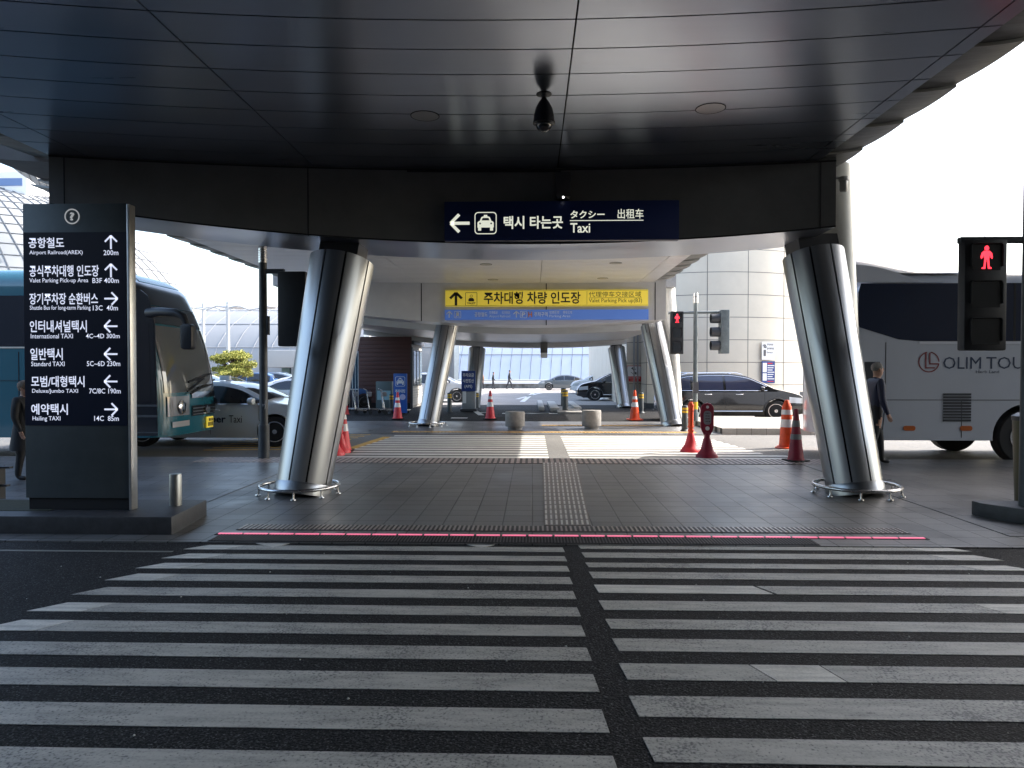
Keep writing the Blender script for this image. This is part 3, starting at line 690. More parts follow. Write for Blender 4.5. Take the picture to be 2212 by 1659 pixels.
# ------------------------------------------------------------------ unseen deck and terminal wall, added to shade and darken the foreground
b=MB(); b.prism([(-9,-12),(26,-12),(26,17.15),(1,17.15),(1,9),(-9,9)],Matrix.Translation((0,0,11.0)),1.1)
struct(b.obj('unseen_shade_deck',mat('deck concrete',(.22,.22,.22),.8,noise=.2,nscale=1)))
b=MB(); b.box(-40,40,-12.4,-12.05,-.2,12.0)
o=b.obj('unseen_terminal_wall',mat('terminal front',(.04,.042,.046),.35,noise=.3,nscale=.4)); struct(o)
# ------------------------------------------------------------------ signs
# information pylon
p0=G(51,1111,.19); W=1.03
pb=D(51,1110,7.1); Xl=D(54,900,7.1).x; Xr=D(278,900,7.1).x; zt=D(100,440,7.1).z; z0=.19; W=Xr-Xl
py=thing('information_pylon','tall dark information pylon listing taxi and parking directions in white Korean and English','sign',(Xl,7.1,z0))
H=zt-z0
def lz(pyx): return D(150,pyx,7.1).z-z0
def lx(pxx,pyy): return D(pxx,pyy,7.1).x-Xl
m=MB(); m.box(0,W,0.0,.13,.12,H); m.obj('cabinet',PYL,py,bevel=.006)
m=MB(); m.box(.02,W-.02,.02,.11,0,.12); m.obj('base',DARK,py)
m=MB(); m.box(W+.002,W+.03,-.012,.10,-.0,H-.01); m.obj('edge_trim',ALU,py,bevel=.004)
zb0=lz(919); zb1=lz(502)
m=MB(); m.box(.008,W-.01,-.008,-.0005,zb0,zb1); panel=m.obj('display_panel',PYLB,py)
FM=frame((0,-.0085,0))
m=MB(); cx,cy=lx(157,468),lz(468); ring2(m,cx,cy,.072,.013,FM@Matrix.Translation((0,0,.008)),n=40,lift=-.006)
text(m,'?',cx-.026,cx+.026,cy-.042,cy+.042,FM,.035,lift=.003); m.obj('help_symbol',mat('grey lettering',(.6,.6,.6),.5,emit=(.8,.8,.8),estr=.08),py)
rows=[('공항철도',(63,140,513,536),'Airport Railroad(AREX)',(65,180,541,552),'200m',(225,257,541,552),'u'),
('공식주차대행 인도장',(65,215,573,598),'Valet Parking Pick-up Area',(65,192,601,613),'B3F 400m',(201,258,601,612),'u'),
('장기주차장 순환버스',(65,213,633,658),'Shuttle Bus for long-term Parking',(66,197,660,672),'13C  40m',(202,256,660,671),'r'),
('인터내셔널택시',(66,189,692,718),'International TAXI',(68,159,721,731),'4C~4D 300m',(187,260,721,731),'l'),
('일반택시',(67,137,752,778),'Standard TAXI',(69,141,781,791),'5C~6D 230m',(189,261,780,791),'l'),
('모범/대형택시',(69,184,812,836),'Deluxe/Jumbo TAXI',(71,170,840,851),'7C/8C 190m',(194,262,839,850),'l'),
('예약택시',(69,148,872,896),'Hailing TAXI',(72,132,899,911),'14C  85m',(205,258,898,909),'r')]
for ko,a,en,c,dist,e,ar in rows:
    for s,bx,bo in((ko,a,.016),(en,c,.004),(dist,e,.008)):
        m=MB(); text(m,s,lx(bx[0],bx[3]),lx(bx[1],bx[3]),lz(bx[3]),lz(bx[2]),FM,bo); m.obj('lettering',LIT,py)
    m=MB(); cyp=(a[2]+a[3])/2; arrow(m,lx(241,cyp),lz(cyp),.135,{'u':math.pi/2,'r':0,'l':math.pi}[ar],FM); m.obj('arrow',LIT,py)
# kerb plinth under the pylon
a=G(375,1158,0); zt_=.185
pl=thing('planter_kerb','low dark granite kerb block carrying the information pylon','kerb',(0,0,0))
b=MB(); e=G(371,1158,0); f=G(415,1128,0)
b.prism([(-9,e.y),(e.x,e.y),(f.x+.02,f.y+.30),(-9,f.y+.30)],Matrix.Translation((0,0,.001)),zt_)
b.obj('kerb_stone',CONCD,pl,bevel=.012)
b=MB(); b.box(-9,-4.9,e.y+.25,f.y+.2,zt_,zt_+.006); b.obj('soil',mat('dark soil',(.03,.035,.02),.95,noise=.4,nscale=20,bump=.5),pl)
bp=D(385,1105,7.45); bo=thing('steel_bollard','short steel bollard standing on the kerb block right of the information pylon','bollard',(bp.x,7.4,zt_))
m=MB(); m.lathe([(.062,0),(.062,.325),(.058,.335),(.0,.337)],n=28,cap=False); m.obj('post',mat('galvanised',(.35,.36,.35),.4,.9,noise=.15,nscale=8),bo,smooth=40)
# right kerb block
b=MB(); a=G(2142,1128,0); b.prism([(a.x,a.y+.2),(a.x+.27,a.y-.22),(a.x+3,a.y-.22),(a.x+3,a.y+.35),(a.x,a.y+.35)],Matrix.Translation((0,0,.0)),.17)
tag(b.obj('kerb_block',CONCD,bevel=.012),'low dark kerb block at the right edge of the pavement','kerb')
# taxi sign
YS=9.36
def signf(px0,py0,px1,py1,Y,name,label,th,matr,cat='sign'):
    a=D((px0+px1)/2,py1,Y); x0=D(px0,(py0+py1)/2,Y).x; x1=D(px1,(py0+py1)/2,Y).x; z0=a.z; z1=D((px0+px1)/2,py0,Y).z
    t=thing(name,label,cat,(x0,Y,z0)); m=MB(); m.box(0,x1-x0,0,th,0,z1-z0); m.obj('board',matr,t,bevel=.004)
    fx=lambda px,p=None:D(px,p or (py0+py1)/2,Y).x-x0; fz=lambda pyy,p=None:D(p or (px0+px1)/2,pyy,Y).z-z0
    return t,fx,fz,frame((0,0,0))
t,fx,fz,FM=signf(960,434,1467,519,YS,'taxi_sign','navy taxi direction sign with left arrow and taxi pictogram on the near beam',.12,NAVY)
m=MB(); arrow(m,fx(994),fz(481),fx(1015)-fx(974),math.pi,FM,.16); m.obj('arrow',LIT2,t)
def taxi_icon(cx,cz,s,FM,parent,matr,matb,frm=True):
    m=MB()
    o=rr_poly(cx-s/2,cx+s/2,cz-s/2,cz+s/2,s*.16); i=rr_poly(cx-s*.46,cx+s*.46,cz-s*.46,cz+s*.46,s*.13)
    outline(m,o,i,FM)
    P=lambda pts:[(cx+x*s,cz+y*s) for x,y in pts]
    T=FM@Matrix.Translation((0,0,.002))
    m.prism(P([(-.37,-.20),(.37,-.20),(.37,.02),(.33,.07),(.26,.10),(.19,.27),(.12,.3),(-.12,.3),(-.19,.27),(-.26,.10),(-.33,.07),(-.37,.02)]),T,.002)
    m.prism(P([(-.09,.3),(.09,.3),(.07,.37),(-.07,.37)]),T,.0018)
    m.prism(P([(-.34,-.34),(-.2,-.34),(-.2,-.19),(-.34,-.19)]),T,.0016); m.prism(P([(.2,-.34),(.34,-.34),(.34,-.19),(.2,-.19)]),T,.0016)
    m.obj('pictogram',matr,parent)
    m=MB(); T=FM@Matrix.Translation((0,0,.0045))
    m.prism(P([(-.18,.12),(.18,.12),(.13,.23),(-.13,.23)]),T,.001)
    m.lathe([(.03*s,0),(.03*s,.001)],(0,0,0),12,M=None) if False else None
    for sx in(-1,1): m.prism([(cx+sx*.25*s+.04*s*math.cos(k*math.pi/5),cz-.02*s+.04*s*math.sin(k*math.pi/5)) for k in range(10)],T,.001)
    m.obj('pictogram_detail',matb,parent)
taxi_icon(fx(1049),fz(481),fz(457)-fz(505),FM,t,LIT2,NAVY)
for s_,a_,b_,c_,d_,bo in (('택시 타는곳',1088,1216,494,466,.022),('タクシー',1232,1306,472,455,.02),('出租车',1334,1390,473,452,.008),('Taxi',1232,1275,503,482,.015)):
    m=MB(); text(m,s_,fx(a_),fx(b_),fz(c_),fz(d_),FM,bo); m.obj('lettering',LIT2,t)
m=MB(); m.box(fx(1231),fx(1390),-.004,-.001,fz(477.6),fz(476)); m.obj('underline',LIT2,t)
# yellow sign
YY=YB2-.22
t,fx,fz,FM=signf(962,626,1400,661,YY,'parking_sign','yellow valet parking sign with black Korean lettering and up arrow on the second beam',.15,YEL)
m=MB(); 
for (x0,x1,z0,z1) in ((963,1399,627.2,627.8),(963,1399,659.2,659.8)): m.box(fx(x0),fx(x1),-.004,-.001,fz(z1),fz(z0))
arrow(m,fx(985),fz(645.5),fx(998)-fx(974)+.05,math.pi/2,FM,.2)
cx,cz=fx(1018),fz(645.5); s=.36
outline(m,rr_poly(cx-s/2,cx+s/2,cz-s/2-.02,cz+s/2+.02,.02),rr_poly(cx-s/2+.014,cx+s/2-.014,cz-s/2-.006,cz+s/2+.006,.015),FM)
P=lambda pts:[(cx+x*.32,cz+y*.32) for x,y in pts]
m.prism(P([(-.27,-.22),(.27,-.22),(.27,-.05),(.16,.1),(-.16,.1),(-.27,-.05)]),FM@Matrix.Translation((0,0,.002)),.002)
ring2(m,cx,cz+.09,.035,.012,FM); text(m,'VALET',cx-.13,cx+.13,cz-.155,cz-.095,FM,.03)
m.obj('valet_symbol',INK,t)
for s_,a_,b_,c_,d_,bo in (('주차대행 차량 인도장',1045,1254,656.5,630,.022),('代理停车交接区域',1272,1385,642,630,.0),('Valet Parking Pick up(B3)',1272,1387,656,645,.0)):
    m=MB(); text(m,s_,fx(a_),fx(b_),fz(c_),fz(d_),FM,bo); m.obj('lettering',INK,t)
m=MB(); m.box(fx(1272),fx(1386),-.004,-.001,fz(644.2),fz(643.4)); m.box(fx(1267.6),fx(1268.2),-.004,-.001,fz(658),fz(629))
m.obj('divider',INK,t)
t,fx,fz,FM=signf(961,668.5,1401,690.5,YY,'direction_sign','long blue railroad and parking area direction sign below the yellow sign',.12,BLUE)
LW=mat('white sign lettering',(.7,.72,.75),.5)
for a_ in (970.5,1115.5):
    m=MB(); arrow(m,fx(a_),fz(679),.19,math.pi/2,FM,.16); m.obj('arrow',LW,t)
m=MB()
for c_ in(988.5,1131):
    cx,cz=fx(c_),fz(679.3); s=.21; outline(m,rr_poly(cx-s/2,cx+s/2,cz-s/2,cz+s/2,.03),rr_poly(cx-s/2+.014,cx+s/2-.014,cz-s/2+.014,cz+s/2-.014,.02),FM)
cx,cz=fx(988.5),fz(679.3); m.prism(rr_poly(cx-.045,cx+.045,cz-.04,cz+.07,.02),FM@Matrix.Translation((0,0,.002)),.002); m.prism([(cx-.07,cz-.08),(cx-.05,cz-.08),(cx-.02,cz-.04),(cx-.04,cz-.04)],FM@Matrix.Translation((0,0,.002)),.002); m.prism([(cx+.07,cz-.08),(cx+.05,cz-.08),(cx+.02,cz-.04),(cx+.04,cz-.04)],FM@Matrix.Translation((0,0,.002)),.002)
m.obj('pictogram',LW,t)
for s_,a_,b_,c_,d_,bo in (('공항철도',1025,1053,684,674,.015),('空港鉄道',1057,1075,678,671.5,0),('机场铁路',1084,1102,678,671.5,0),('Airport Railroad',1057,1102,687,680,0),('P',1127,1135,684,674.5,.03),('주차구역',1154,1183,684,674,.015),('駐車区域',1187,1208,678,671.5,0),('停车区域',1216,1236,678,671.5,0),('Parking Area',1187,1232,687,680,0)):
    m=MB(); text(m,s_,fx(a_),fx(b_),fz(c_),fz(d_),FM,bo); m.obj('lettering',LW,t)
m=MB(); text(m,'H',fx(1141),fx(1149.5),fz(685),fz(673.5),FM,.04); m.obj('letter_mark',mat('orange print',(.7,.2,.04),.5),t)
# ------------------------------------------------------------------ signals
def ped_face(parent,w,h,M,scale=1.0,lit=True):
    """three aspects facing -Y, local box w x h, origin at top centre front"""
    m=MB(); m.box(-w/2,w/2,0,.13,-h,0); m.obj('housing',BLK,parent,bevel=.02)
    a=h/3.0
    for k in range(3):
        cz=-a*(k+.5)
        m=MB(); s=a*.40; wv=w*.36
        pts=[(-wv,-s*.6),(-wv,s*.8),(-wv*.9,s*.93),(wv*.9,s*.93),(wv,s*.8),(wv,-s*.6)]
        for q in range(len(pts)-1):
            (xa,za),(xb,zb_)=pts[q],pts[q+1]
            vs=[(xa,0,cz+za),(xb,0,cz+zb_),(xb,-.03,cz+zb_),(xa,-.03,cz+za)]
            n=Vector((-(zb_-za),0,(xb-xa))).normalized()*.006
            vs+= [Vector(v)+Vector((n.x,0,n.z)) for v in vs]
            m.add(vs,[(0,1,2,3),(7,6,5,4),(0,4,5,1),(1,5,6,2),(2,6,7,3),(3,7,4,0)])
        m.obj('visor',mat('visor dark edge',(.014,.016,.02),.6),parent)
        m=MB(); m.box(-wv*.92,wv*.92,-.004,-.001,cz-s*.85,cz+s*.85); m.obj('lens',mat('dark signal lens',(.012,.016,.02),.25),parent)
    if lit:
        s=a*.40; m=MB(); T=M@Matrix.Translation((0,-a*.5,.006))
        man=[(-.10,-.9),(-.34,-.9),(-.33,-.8),(-.2,-.72),(-.16,-.1),(-.22,.2),(-.26,.0),(-.38,-.12),(-.42,.05),(-.36,.35),(-.2,.52),(.2,.52),(.36,.35),(.42,.05),(.38,-.12),(.26,.0),(.22,.2),(.16,-.1),(.2,-.72),(.33,-.8),(.34,-.9),(.10,-.9),(.03,-.2),(-.03,-.2)]
        m.prism([(x*s*.95,y*s*.85) for x,y in man],T,.003)
        m.prism([(.15*s*math.cos(k*math.pi/6),s*.62+.17*s*math.sin(k*math.pi/6)) for k in range(12)],T,.0032)
        m.obj('red_figure',REDLED,parent)
FM0=frame((0,0,0))
# right foreground signal
YR=7.6; tp=D(2130,525,YR); w=(D(2176,600,YR).x-D(2084,600,YR).x); h=D(2130,516,YR).z-D(2130,757,YR).z
t=thing('pedestrian_signal','large black pedestrian signal showing a red figure at the right edge of the photo','traffic signal',(D(2130,600,YR).x,YR,D(2130,516,YR).z))
ped_face(t,w,h,FM0)
m=MB(); m.box(-w/2-.012,2.9-1.9,.05,.13,-.03,.035); m.obj('arm',POLED,t,bevel=.01)
m=MB(); px_=D(2232,900,YR).x-t.location.x; m.cyl((px_,.09,-t.location.z),(px_,.09,.75),.07,.06,20); m.obj('pole',POLED,t,smooth=40)
# left black-backed signal on pole
YL=12.85; bp=G(571,990,.012); x=bp.x
t=thing('pedestrian_signal','dark pole with a black signal box on its arm, partly behind the large left column','traffic signal',(bp.x,YL,.012))
ztp=D(570,530,YL).z
m=MB(); m.cyl((0,0,0),(0,0,.62),.1,.1,20); m.cyl((0,0,.6),(0,0,ztp-.33),.075,.07,20); m.obj('pole',POLED,t,smooth=40)
m=MB(); 
for k in range(6): m.cyl((0,0,ztp-.33+k*.045),(0,0,ztp-.33+k*.045+.028),.078,.078,20)
m.cyl((0,0,ztp-.06),(0,0,ztp+.0),.08,.07,20); m.cyl((0,0,ztp-.34),(0,0,ztp-.05),.055,.055,16)
m.obj('pole_cap',STEEL,t,smooth=30)
zbx=D(620,590,YL).z; x0=D(603,660,YL).x-bp.x; x1=x0+.52; zlo=D(620,750,YL).z
m=MB(); m.box(0,x0+.1,-.04,.04,zbx-.02,zbx+.06); m.obj('arm',POLED,t)
m=MB(); m.box(x0,x1,-.1,.14,zlo,zbx+.01); m.obj('housing',BLK,t,bevel=.035)
m=MB(); m.box(.075,.11,-.05,.05,D(580,725,YL).z,D(580,684,YL).z); m.obj('call_button',POLED,t,bevel=.01)
m=MB(); m.cyl((.03,-.075,D(570,876,YL).z),(.03,-.1,D(570,876,YL).z),.025); m.box(.05,.065,-.09,-.075,D(570,884,YL).z,D(570,866,YL).z); m.obj('lock',STEEL,t)
# right mid signal pole
YM=22.6; bp=G(1506,925,RZ+.17); X0=D(1502,800,YM).x
t=thing('signal_pole','grey signal pole with red pedestrian figure and a side facing vehicle signal','traffic signal',(X0,YM,.05))
def z_(pyy): return D(1502,pyy,YM).z-.05
m=MB(); m.cyl((0,0,0),(0,0,z_(890)),.11,.11,18); m.cyl((0,0,z_(895)),(0,0,z_(640)),.075,.065,18); m.obj('pole',POLE,t,smooth=40)
m=MB(); m.cyl((0,0,z_(655)),(0,0,z_(642)),.078,.078,18,0); m.cyl((0,0,z_(641)),(0,0,z_(633)),.08,.07,18); m.obj('pole_cap',ALU,t,smooth=40)
xl=D(1444,675,YM).x-X0; xr=D(1572,675,YM).x-X0
m=MB(); m.tube([(xl,0,z_(676)),(0,0,z_(675)),(xr-.1,0,z_(674)),(xr,0,z_(676)),(xr+.02,0,z_(690))],.045,10); m.obj('arm',POLE,t,smooth=40)
m=MB(); m.box(-.085,.085,-.09,.0,z_(849),z_(825)); m.obj('call_button',mat('button box',(.08,.08,.09),.5),t)
m=MB(); m.cyl((0,0,z_(884)),(0,0,z_(868)),.082,.082,18); m.obj('yellow_sticker',YBAND,t,smooth=40)
ph=thing('pedestrian_signal','black pedestrian signal head with a lit red figure hanging left of the grey signal pole','traffic signal',(D(1461,700,YM).x,YM-.12,D(1461,673,YM).z))
ped_face(ph,D(1475,700,YM).x-D(1447,700,YM).x,D(1461,673,YM).z-D(1461,765,YM).z,FM0)
# vehicle signal seen from its side (faces left)
vh=thing('vehicle_signal','grey vehicle signal head seen from its side with three hooded lenses','traffic signal',(D(1556,700,YM).x,YM,D(1556,670,YM).z))
hh=D(1556,670,YM).z-D(1556,764,YM).z
m=MB(); m.box(-.02,.24,-.18,.18,-hh,0); m.obj('housing',POLE,vh,bevel=.02)
for k in range(3):
    cz=-hh*(.19+.31*k); m=MB()
    Mx=Matrix.Rotation(-math.pi/2,3,'Y')
    m.lathe([(.155,.0),(.15,.30),(.143,.30),(.148,.0)],(-.0,0,cz),22,M=Mx,cap=False); m.obj('visor',mat('visor dark',(.05,.055,.065),.5),vh,smooth=40)
    m=MB(); m.cyl((-.03,0,cz),(-.021,0,cz),.14,.14,20); m.obj('lens',mat('dark signal lens',(.01,.01,.01)),vh)
# ------------------------------------------------------------------ cones
def cone(label,px,pyy,htop,z,kind,ww=None):
    b=G(px,pyy,z); h=D(px,htop,b.y).z-z
    t=thing('traffic_cone',label,'traffic cone',b,random.uniform(0,.5),'traffic cones')
    R=h*.20 if kind!='narrow' else h*.17; body={'o':ORANGE,'p':PINKC,'narrow':MAROON,'barrel':ORANGE}[kind]; bandm=REFLG if kind=='narrow' else REFL
    r0=R*.86; r1=h*.035
    f=lambda z:r0+(r1-r0)*((z-.05*h)/(h*.95))
    if kind=='barrel': f=lambda z:(r0*.9+(r0*.55-r0*.9)*(z/(.85*h)) if z<.85*h else r0*.55*(1-(z-.85*h)/(.15*h)*.6))
    bands=[(.44,.60),(.70,.80)] if kind!='narrow' else [(.42,.52),(.66,.78)]
    m=MB(); zs=[.05*h]+[q*h for bb in bands for q in bb]+([.85*h] if kind=='barrel' else [])+[.985*h,h]
    prof=[(f(q) if q<h else f(.985*h)*.8,q) for q in sorted(zs)]
    m.lathe([(r0*1.12,.025*h),(r0*1.06,.05*h)]+prof,n=26); m.obj('cone_body',body,t,smooth=40)
    m=MB(); s=R*1.18
    if kind=='barrel': m.lathe([(s*.95,0),(s*.95,.02*h),(s*.8,.035*h)],n=24)
    else: m.prism(rr_poly(-s,s,-s,s,s*.3),Matrix.Identity(4),.03*h)
    m.obj('base',RUB if kind in('narrow','p') else ORANGE,t,bevel=.004)
    for (a,c) in bands:
        m=MB(); m.lathe([(f(a*h)+.004,a*h),(f(c*h)+.004,c*h)],n=26,cap=False); m.obj('reflective_band',bandm,t,smooth=40)
    return t
cone('tall red cone close behind the foot of the large left column',741,974,876,RZ,'p')
cone('small red cone seen just right of the large left column by the luggage carts',746,896,850,RZ-.02,'p')
cone('red and white cone in front of the brown kiosk, nearer of the pair',859,905,847,RZ,'p')
cone('red and white cone in front of the blue standing sign, farther of the pair',872,893,856,RZ,'p')
cone('pink red cone with wide white band left of the concrete seats',1059,905,844,RZ,'p')
cone('sunlit orange cone in front of the slippery warning sign',1371,907,843,RZ,'o')
cone('bright orange and white cone left of the large right column',1699,968,864,RZ,'barrel')
cone('dark maroon cone with grey bands on a black base near the right column',1719,996,883,.012,'narrow')
def delin(label,px,pyy,ytop,z,matb,matp,sign=None,y0=None):
    b=G(px,pyy,z); h=D(px,ytop,b.y).z-z
    t=thing('no_parking_post',label,'warning post',b,0,'plastic no parking posts')
    m=MB(); m.lathe([(.22,0),(.22,.03),(.175,.09),(.13,.15),(.10,.25),(.075,.36),(.058,.40)],n=28); m.obj('weighted_foot',matb,t,smooth=40)
    m=MB()
    if sign:
        # flat paddle
        w=.13; zs=.62
        m.cyl((0,0,.38),(0,0,.50),.055,.06,16)
        pol=[(-.055,.44),(.055,.44),(.10,.52),(w,.60),(w,h-.12)]+[(w*math.cos(R_(a)),h-.13+.13*math.sin(R_(a))) for a in (15,35,60,90,120,145,165)]+[(-w,h-.12),(-w,.60),(-.10,.52)]
        T=frame((0,.03,0)); m.prism(pol,T,.06); m.obj('paddle',matp,t,bevel=.012)
        m=MB(); m.prism(rr_poly(-.075,.075,.66,h-.16,.06),frame((0,-.031,0)),.003); m.obj('sign_panel',mat('grey sign panel',(.25,.25,.28),.4),t)
        m=MB(); ch='주차금지'; n=4; Hh=(h-.2-.68)/n
        for k,c_ in enumerate(ch): text(m,c_,-.05,.05,h-.19-Hh*(k+1)+.025,h-.19-Hh*k-.01,frame((0,-.034,0)),.04)
        m.obj('lettering',mat('dark maroon ink',(.05,.004,.01),.5),t)
        m=MB(); m.cyl((0,-.034,.585),(0,-.0312,.585),.042,.042,20); m.cyl((0,-.034,h-.085),(0,-.0312,h-.085),.03,.03,20); m.obj('reflector',WHT,t)
    else:
        m.tube([(0,0,.38),(0,0,.5),(0,0,h-.08),(0,0,h)],[.055,.05,.06,.035],14); m.obj('post',matp,t,smooth=40)
        for q in(.44,.52,h-.1,h-.2):
            m=MB(); m.lathe([(.062,q),(.07,q+.02),(.062,q+.04)],n=16,cap=False); m.obj('collar',matp,t,smooth=50)
    return t
delin('maroon no parking paddle post with Korean lettering at the crossing edge',1527,988,870,RZ,MAROON,MAROON,True)
delin('bright orange post with wide foot, seen edge on beside the maroon one',1492,976,868,RZ,PINKC,ORANGE)
delin('pink post foot showing behind the large left column, nearer one',722,983,915,RZ,PINKC,PINKC)
delin('pink post foot showing behind the large left column, farther one',735,978,912,RZ,PINKC,PINKC)
def bollard(label,px,pyy,ytop,z,r=.06,kind='y'):
    b=G(px,pyy,z); h=D(px,ytop,b.y).z-z
    t=thing('bollard',label,'bollard',b,0,'bollards with yellow bands')
    m=MB(); m.lathe([(r*1.5,0),(r*1.4,.03),(r,.06),(r,h*.97),(r*.85,h)],n=20); m.obj('post',mat('dark bollard',(.06,.07,.075),.5,.2,noise=.15),t,smooth=35)
    for a,c in((.72,.80),(.84,.92)):
        m=MB(); m.lathe([(r+.004,a*h),(r+.004,c*h)],n=20,cap=False); m.obj('band',YBAND,t,smooth=40)
bollard('grey bollard with yellow bands left of the orange post',1479,932,876,RZ,.085)
bollard('bollard with yellow bands beside the slippery warning sign',1385,892,848,RZ,.1)
bollard('black bollard between the pale column and the payment machine',971,890,848,RZ,.09)
bollard('dark bollard with yellow bands beside the blue standing sign',846,893,851,RZ,.09)
bollard('black bollard in front of the payment machine, left one',1008,886,846,RZ,.09)
bollard('black bollard in front of the payment machine, right one',1017,885,847,RZ,.09)
bollard('dark bollard with yellow band on the far traffic island, front one',1221,889,843,RZ,.12)
bollard('dark bollard with yellow band on the far traffic island, back one',1217,880,838,RZ,.12)
bollard('dark bollard behind the payment machine beside the far left column',1030,882,848,RZ,.09)
# concrete seats
for px,pyy,w,lab in((1112,929,43,'round grey concrete seat standing in the shade'),(1279.5,928,42,'round concrete seat standing in the sun')):
    b=G(px,pyy,RZ+.012); rr=w/2/FOC*b.y
    t=thing('concrete_seat',lab,'concrete seat',b+Vector((0,rr,0)),0,'round concrete seats')
    hh=D(px,889 if px<1200 else 886,b.y+rr).z-b.z-.0
    m=MB(); m.lathe([(rr*.74,0),(rr*.74,.09)],n=36); m.obj('foot',CONC,t,smooth=40)
    m=MB(); m.lathe([(rr*.97,.09),(rr,.11),(rr,hh-.03),(rr*.96,hh),(0.001,hh)],n=40,cap=False); m.obj('seat',CONC,t,smooth=40)
for px,pyy,w,lab in((1187,882,52,'pale low concrete wheel stop on the far island, left one'),(1300,880,80,'pale low concrete wheel stop on the far island, middle one'),):
    pass
for (xa,xb,ya,yb,lab) in ((1163,1176,856,890,'pale concrete kerb piece on the far island, leftmost'),(1189,1209,858,892,'pale concrete kerb piece on the far island beside the bollards'),(1240,1256,858,890,'pale concrete kerb piece on the far island, rightmost')):
    a=G(xa,yb-4,RZ);c=G(xb,yb-4,RZ); d=G(xa,ya+14,RZ)
    m=MB(); m.box(a.x,c.x,a.y,d.y,-.15,.02); tag(m.obj('kerb_piece',CONCL,bevel=.03),lab,'kerb','concrete kerb pieces on the far island')
# low island base
b=MB(); a=G(1205,893,RZ); c=G(1260,893,RZ); b.box(a.x,c.x,a.y,a.y+5,-.15,-.06); struct(b.obj('traffic_island',CONC,bevel=.02))
# ------------------------------------------------------------------ kiosk etc.
kb=G(770,882,RZ); Yk=kb.y; x0=kb.x; x1=D(889,882,Yk).x; zt=D(830,727,Yk).z-RZ
t=thing('kiosk','brown wood clad kiosk with pale windowed side behind the luggage carts','kiosk',(x0,Yk,RZ))
w=x1-x0
m=MB(); m.box(.12,w-.02,.1,3.2,0,zt-.35); m.obj('cabin',mat('kiosk side wall',(.42,.40,.37),.7,noise=.2,nscale=3),t)
m=MB(); nn=16
for k in range(nn): m.box(.02,w-.04 if k<nn-3 else w,0,.1,.25+(zt-.25)*k/nn+.005,.25+(zt-.25)*(k+1)/nn-.005)
m.obj('wood_cladding',BROWN,t,bevel=.006)
m=MB(); m.box(.04,w-.06,.012,.09,0,zt-.02); m.obj('backing_panel',DARK,t)
m=MB(); m.box(.05,w+.06,-.02,3.4,zt-.42,zt-.30) if False else m.box(.1,w+.10,.12,3.35,zt-.36,zt-.18); m.obj('roof',mat('kiosk dark trim',(.05,.05,.055),.5),t,bevel=.02)
m=MB(); m.box(w-.04,w+.05,-.01,.12,0,zt-.5); m.obj('corner_post',mat('kiosk dark trim',(.05,.05,.055)),t)
for k in range(3):
    y=.45+k*.9
    m=MB(); m.box(w-.02,w+.02,y,y+.75,1.05,zt-.6); fr=m.obj('window',mat('kiosk dark trim',(.05,.05,.055)),t)
    m=MB(); m.box(w+.021,w+.03,y+.06,y+.34,1.12,zt-.67); m.box(w+.021,w+.03,y+.40,y+.69,1.12,zt-.67); m.obj('pane',mat('green glass',(.12,.16,.16),.1,spec=.8),fr)
m=MB()
for k in range(7): m.box(w-.02,w+.015,.15,3.18,.12+k*.12,.22+k*.12)
m.obj('side_cladding',mat('white cladding',(.6,.58,.55),.6),t)
# glass shelter left of kiosk
a=D(752,840,31.5)
t=thing('glass_shelter','narrow white framed glass shelter left of the brown kiosk','shelter',(D(742,800,31.8).x,31.8,RZ))
m=MB()
for k in range(6): m.box(k*.13,k*.13+.025,0,.05,0,2.6)
m.box(0,.68,0,.05,2.55,2.65); m.box(0,.68,0,.05,.9,.95); m.box(0,.68,0,.05,0,.1); m.obj('frame',mat('pale frame',(.5,.52,.55),.4),t)
m=MB(); m.box(.01,.66,.02,.03,.1,2.55); m.obj('glass_panel',GLASSB,t)
# blue standing sign
b=G(864,893,RZ)
t=thing('standing_sign','blue standing taxi sign in front of the brown kiosk','sign',(D(850,850,28.6).x,28.6,RZ))
ws=D(879,850,28.6).x-D(850,850,28.6).x; hs=D(864,807,28.6).z-RZ
m=MB(); m.box(0,ws,0,.08,.05,hs); m.obj('board',mat('bright blue board',(.02,.10,.42),.4),t,bevel=.01)
m=MB(); m.box(.05,ws-.05,-.06,.14,0,.05); m.obj('base',RUB,t)
taxi_icon(ws/2,hs-.32,.40,frame((0,0,0)),t,LW,mat('bright blue board',(.02,.10,.42)))
m=MB(); text(m,'주차대행',.07,ws-.07,hs-.78,hs-.64,frame((0,0,0)),.03); m.obj('lettering',LW,t)
m=MB(); m.prism([(ws*.68+.12*math.cos(k*math.pi/8),hs-.95+.12*math.sin(k*math.pi/8)) for k in range(16)],frame((0,-.002,0)),.003); m.obj('round_badge',mat('lilac badge',(.45,.45,.7),.5),t)
# payment machine
Yp=30.8
t=thing('payment_machine','dark blue parking payment sign above a grey pay machine','payment machine',(D(997,850,Yp).x,Yp,RZ))
ws=D(1027,820,Yp).x-D(997,820,Yp).x; za=D(1010,801,Yp).z-RZ; zb_=D(1010,845,Yp).z-RZ
m=MB(); m.box(0,ws,-.06,.06,zb_,za); m.obj('sign_board',BLUE2,t,bevel=.01)
m=MB()
text(m,'주차요금',.06,ws-.06,za-.27,za-.1,frame((0,-.061,0)),.03); text(m,'사전정산',.06,ws-.06,za-.52,za-.35,frame((0,-.061,0)),.03); text(m,'(APS)',.13,ws-.13,za-.77,za-.61,frame((0,-.061,0)),.03); m.obj('lettering',LW,t)
m=MB(); m.box(0.02,ws-.02,.0,.7,.1,zb_-.0); m.obj('cabinet',mat('machine grey',(.28,.30,.31),.4,noise=.1),t,bevel=.03)
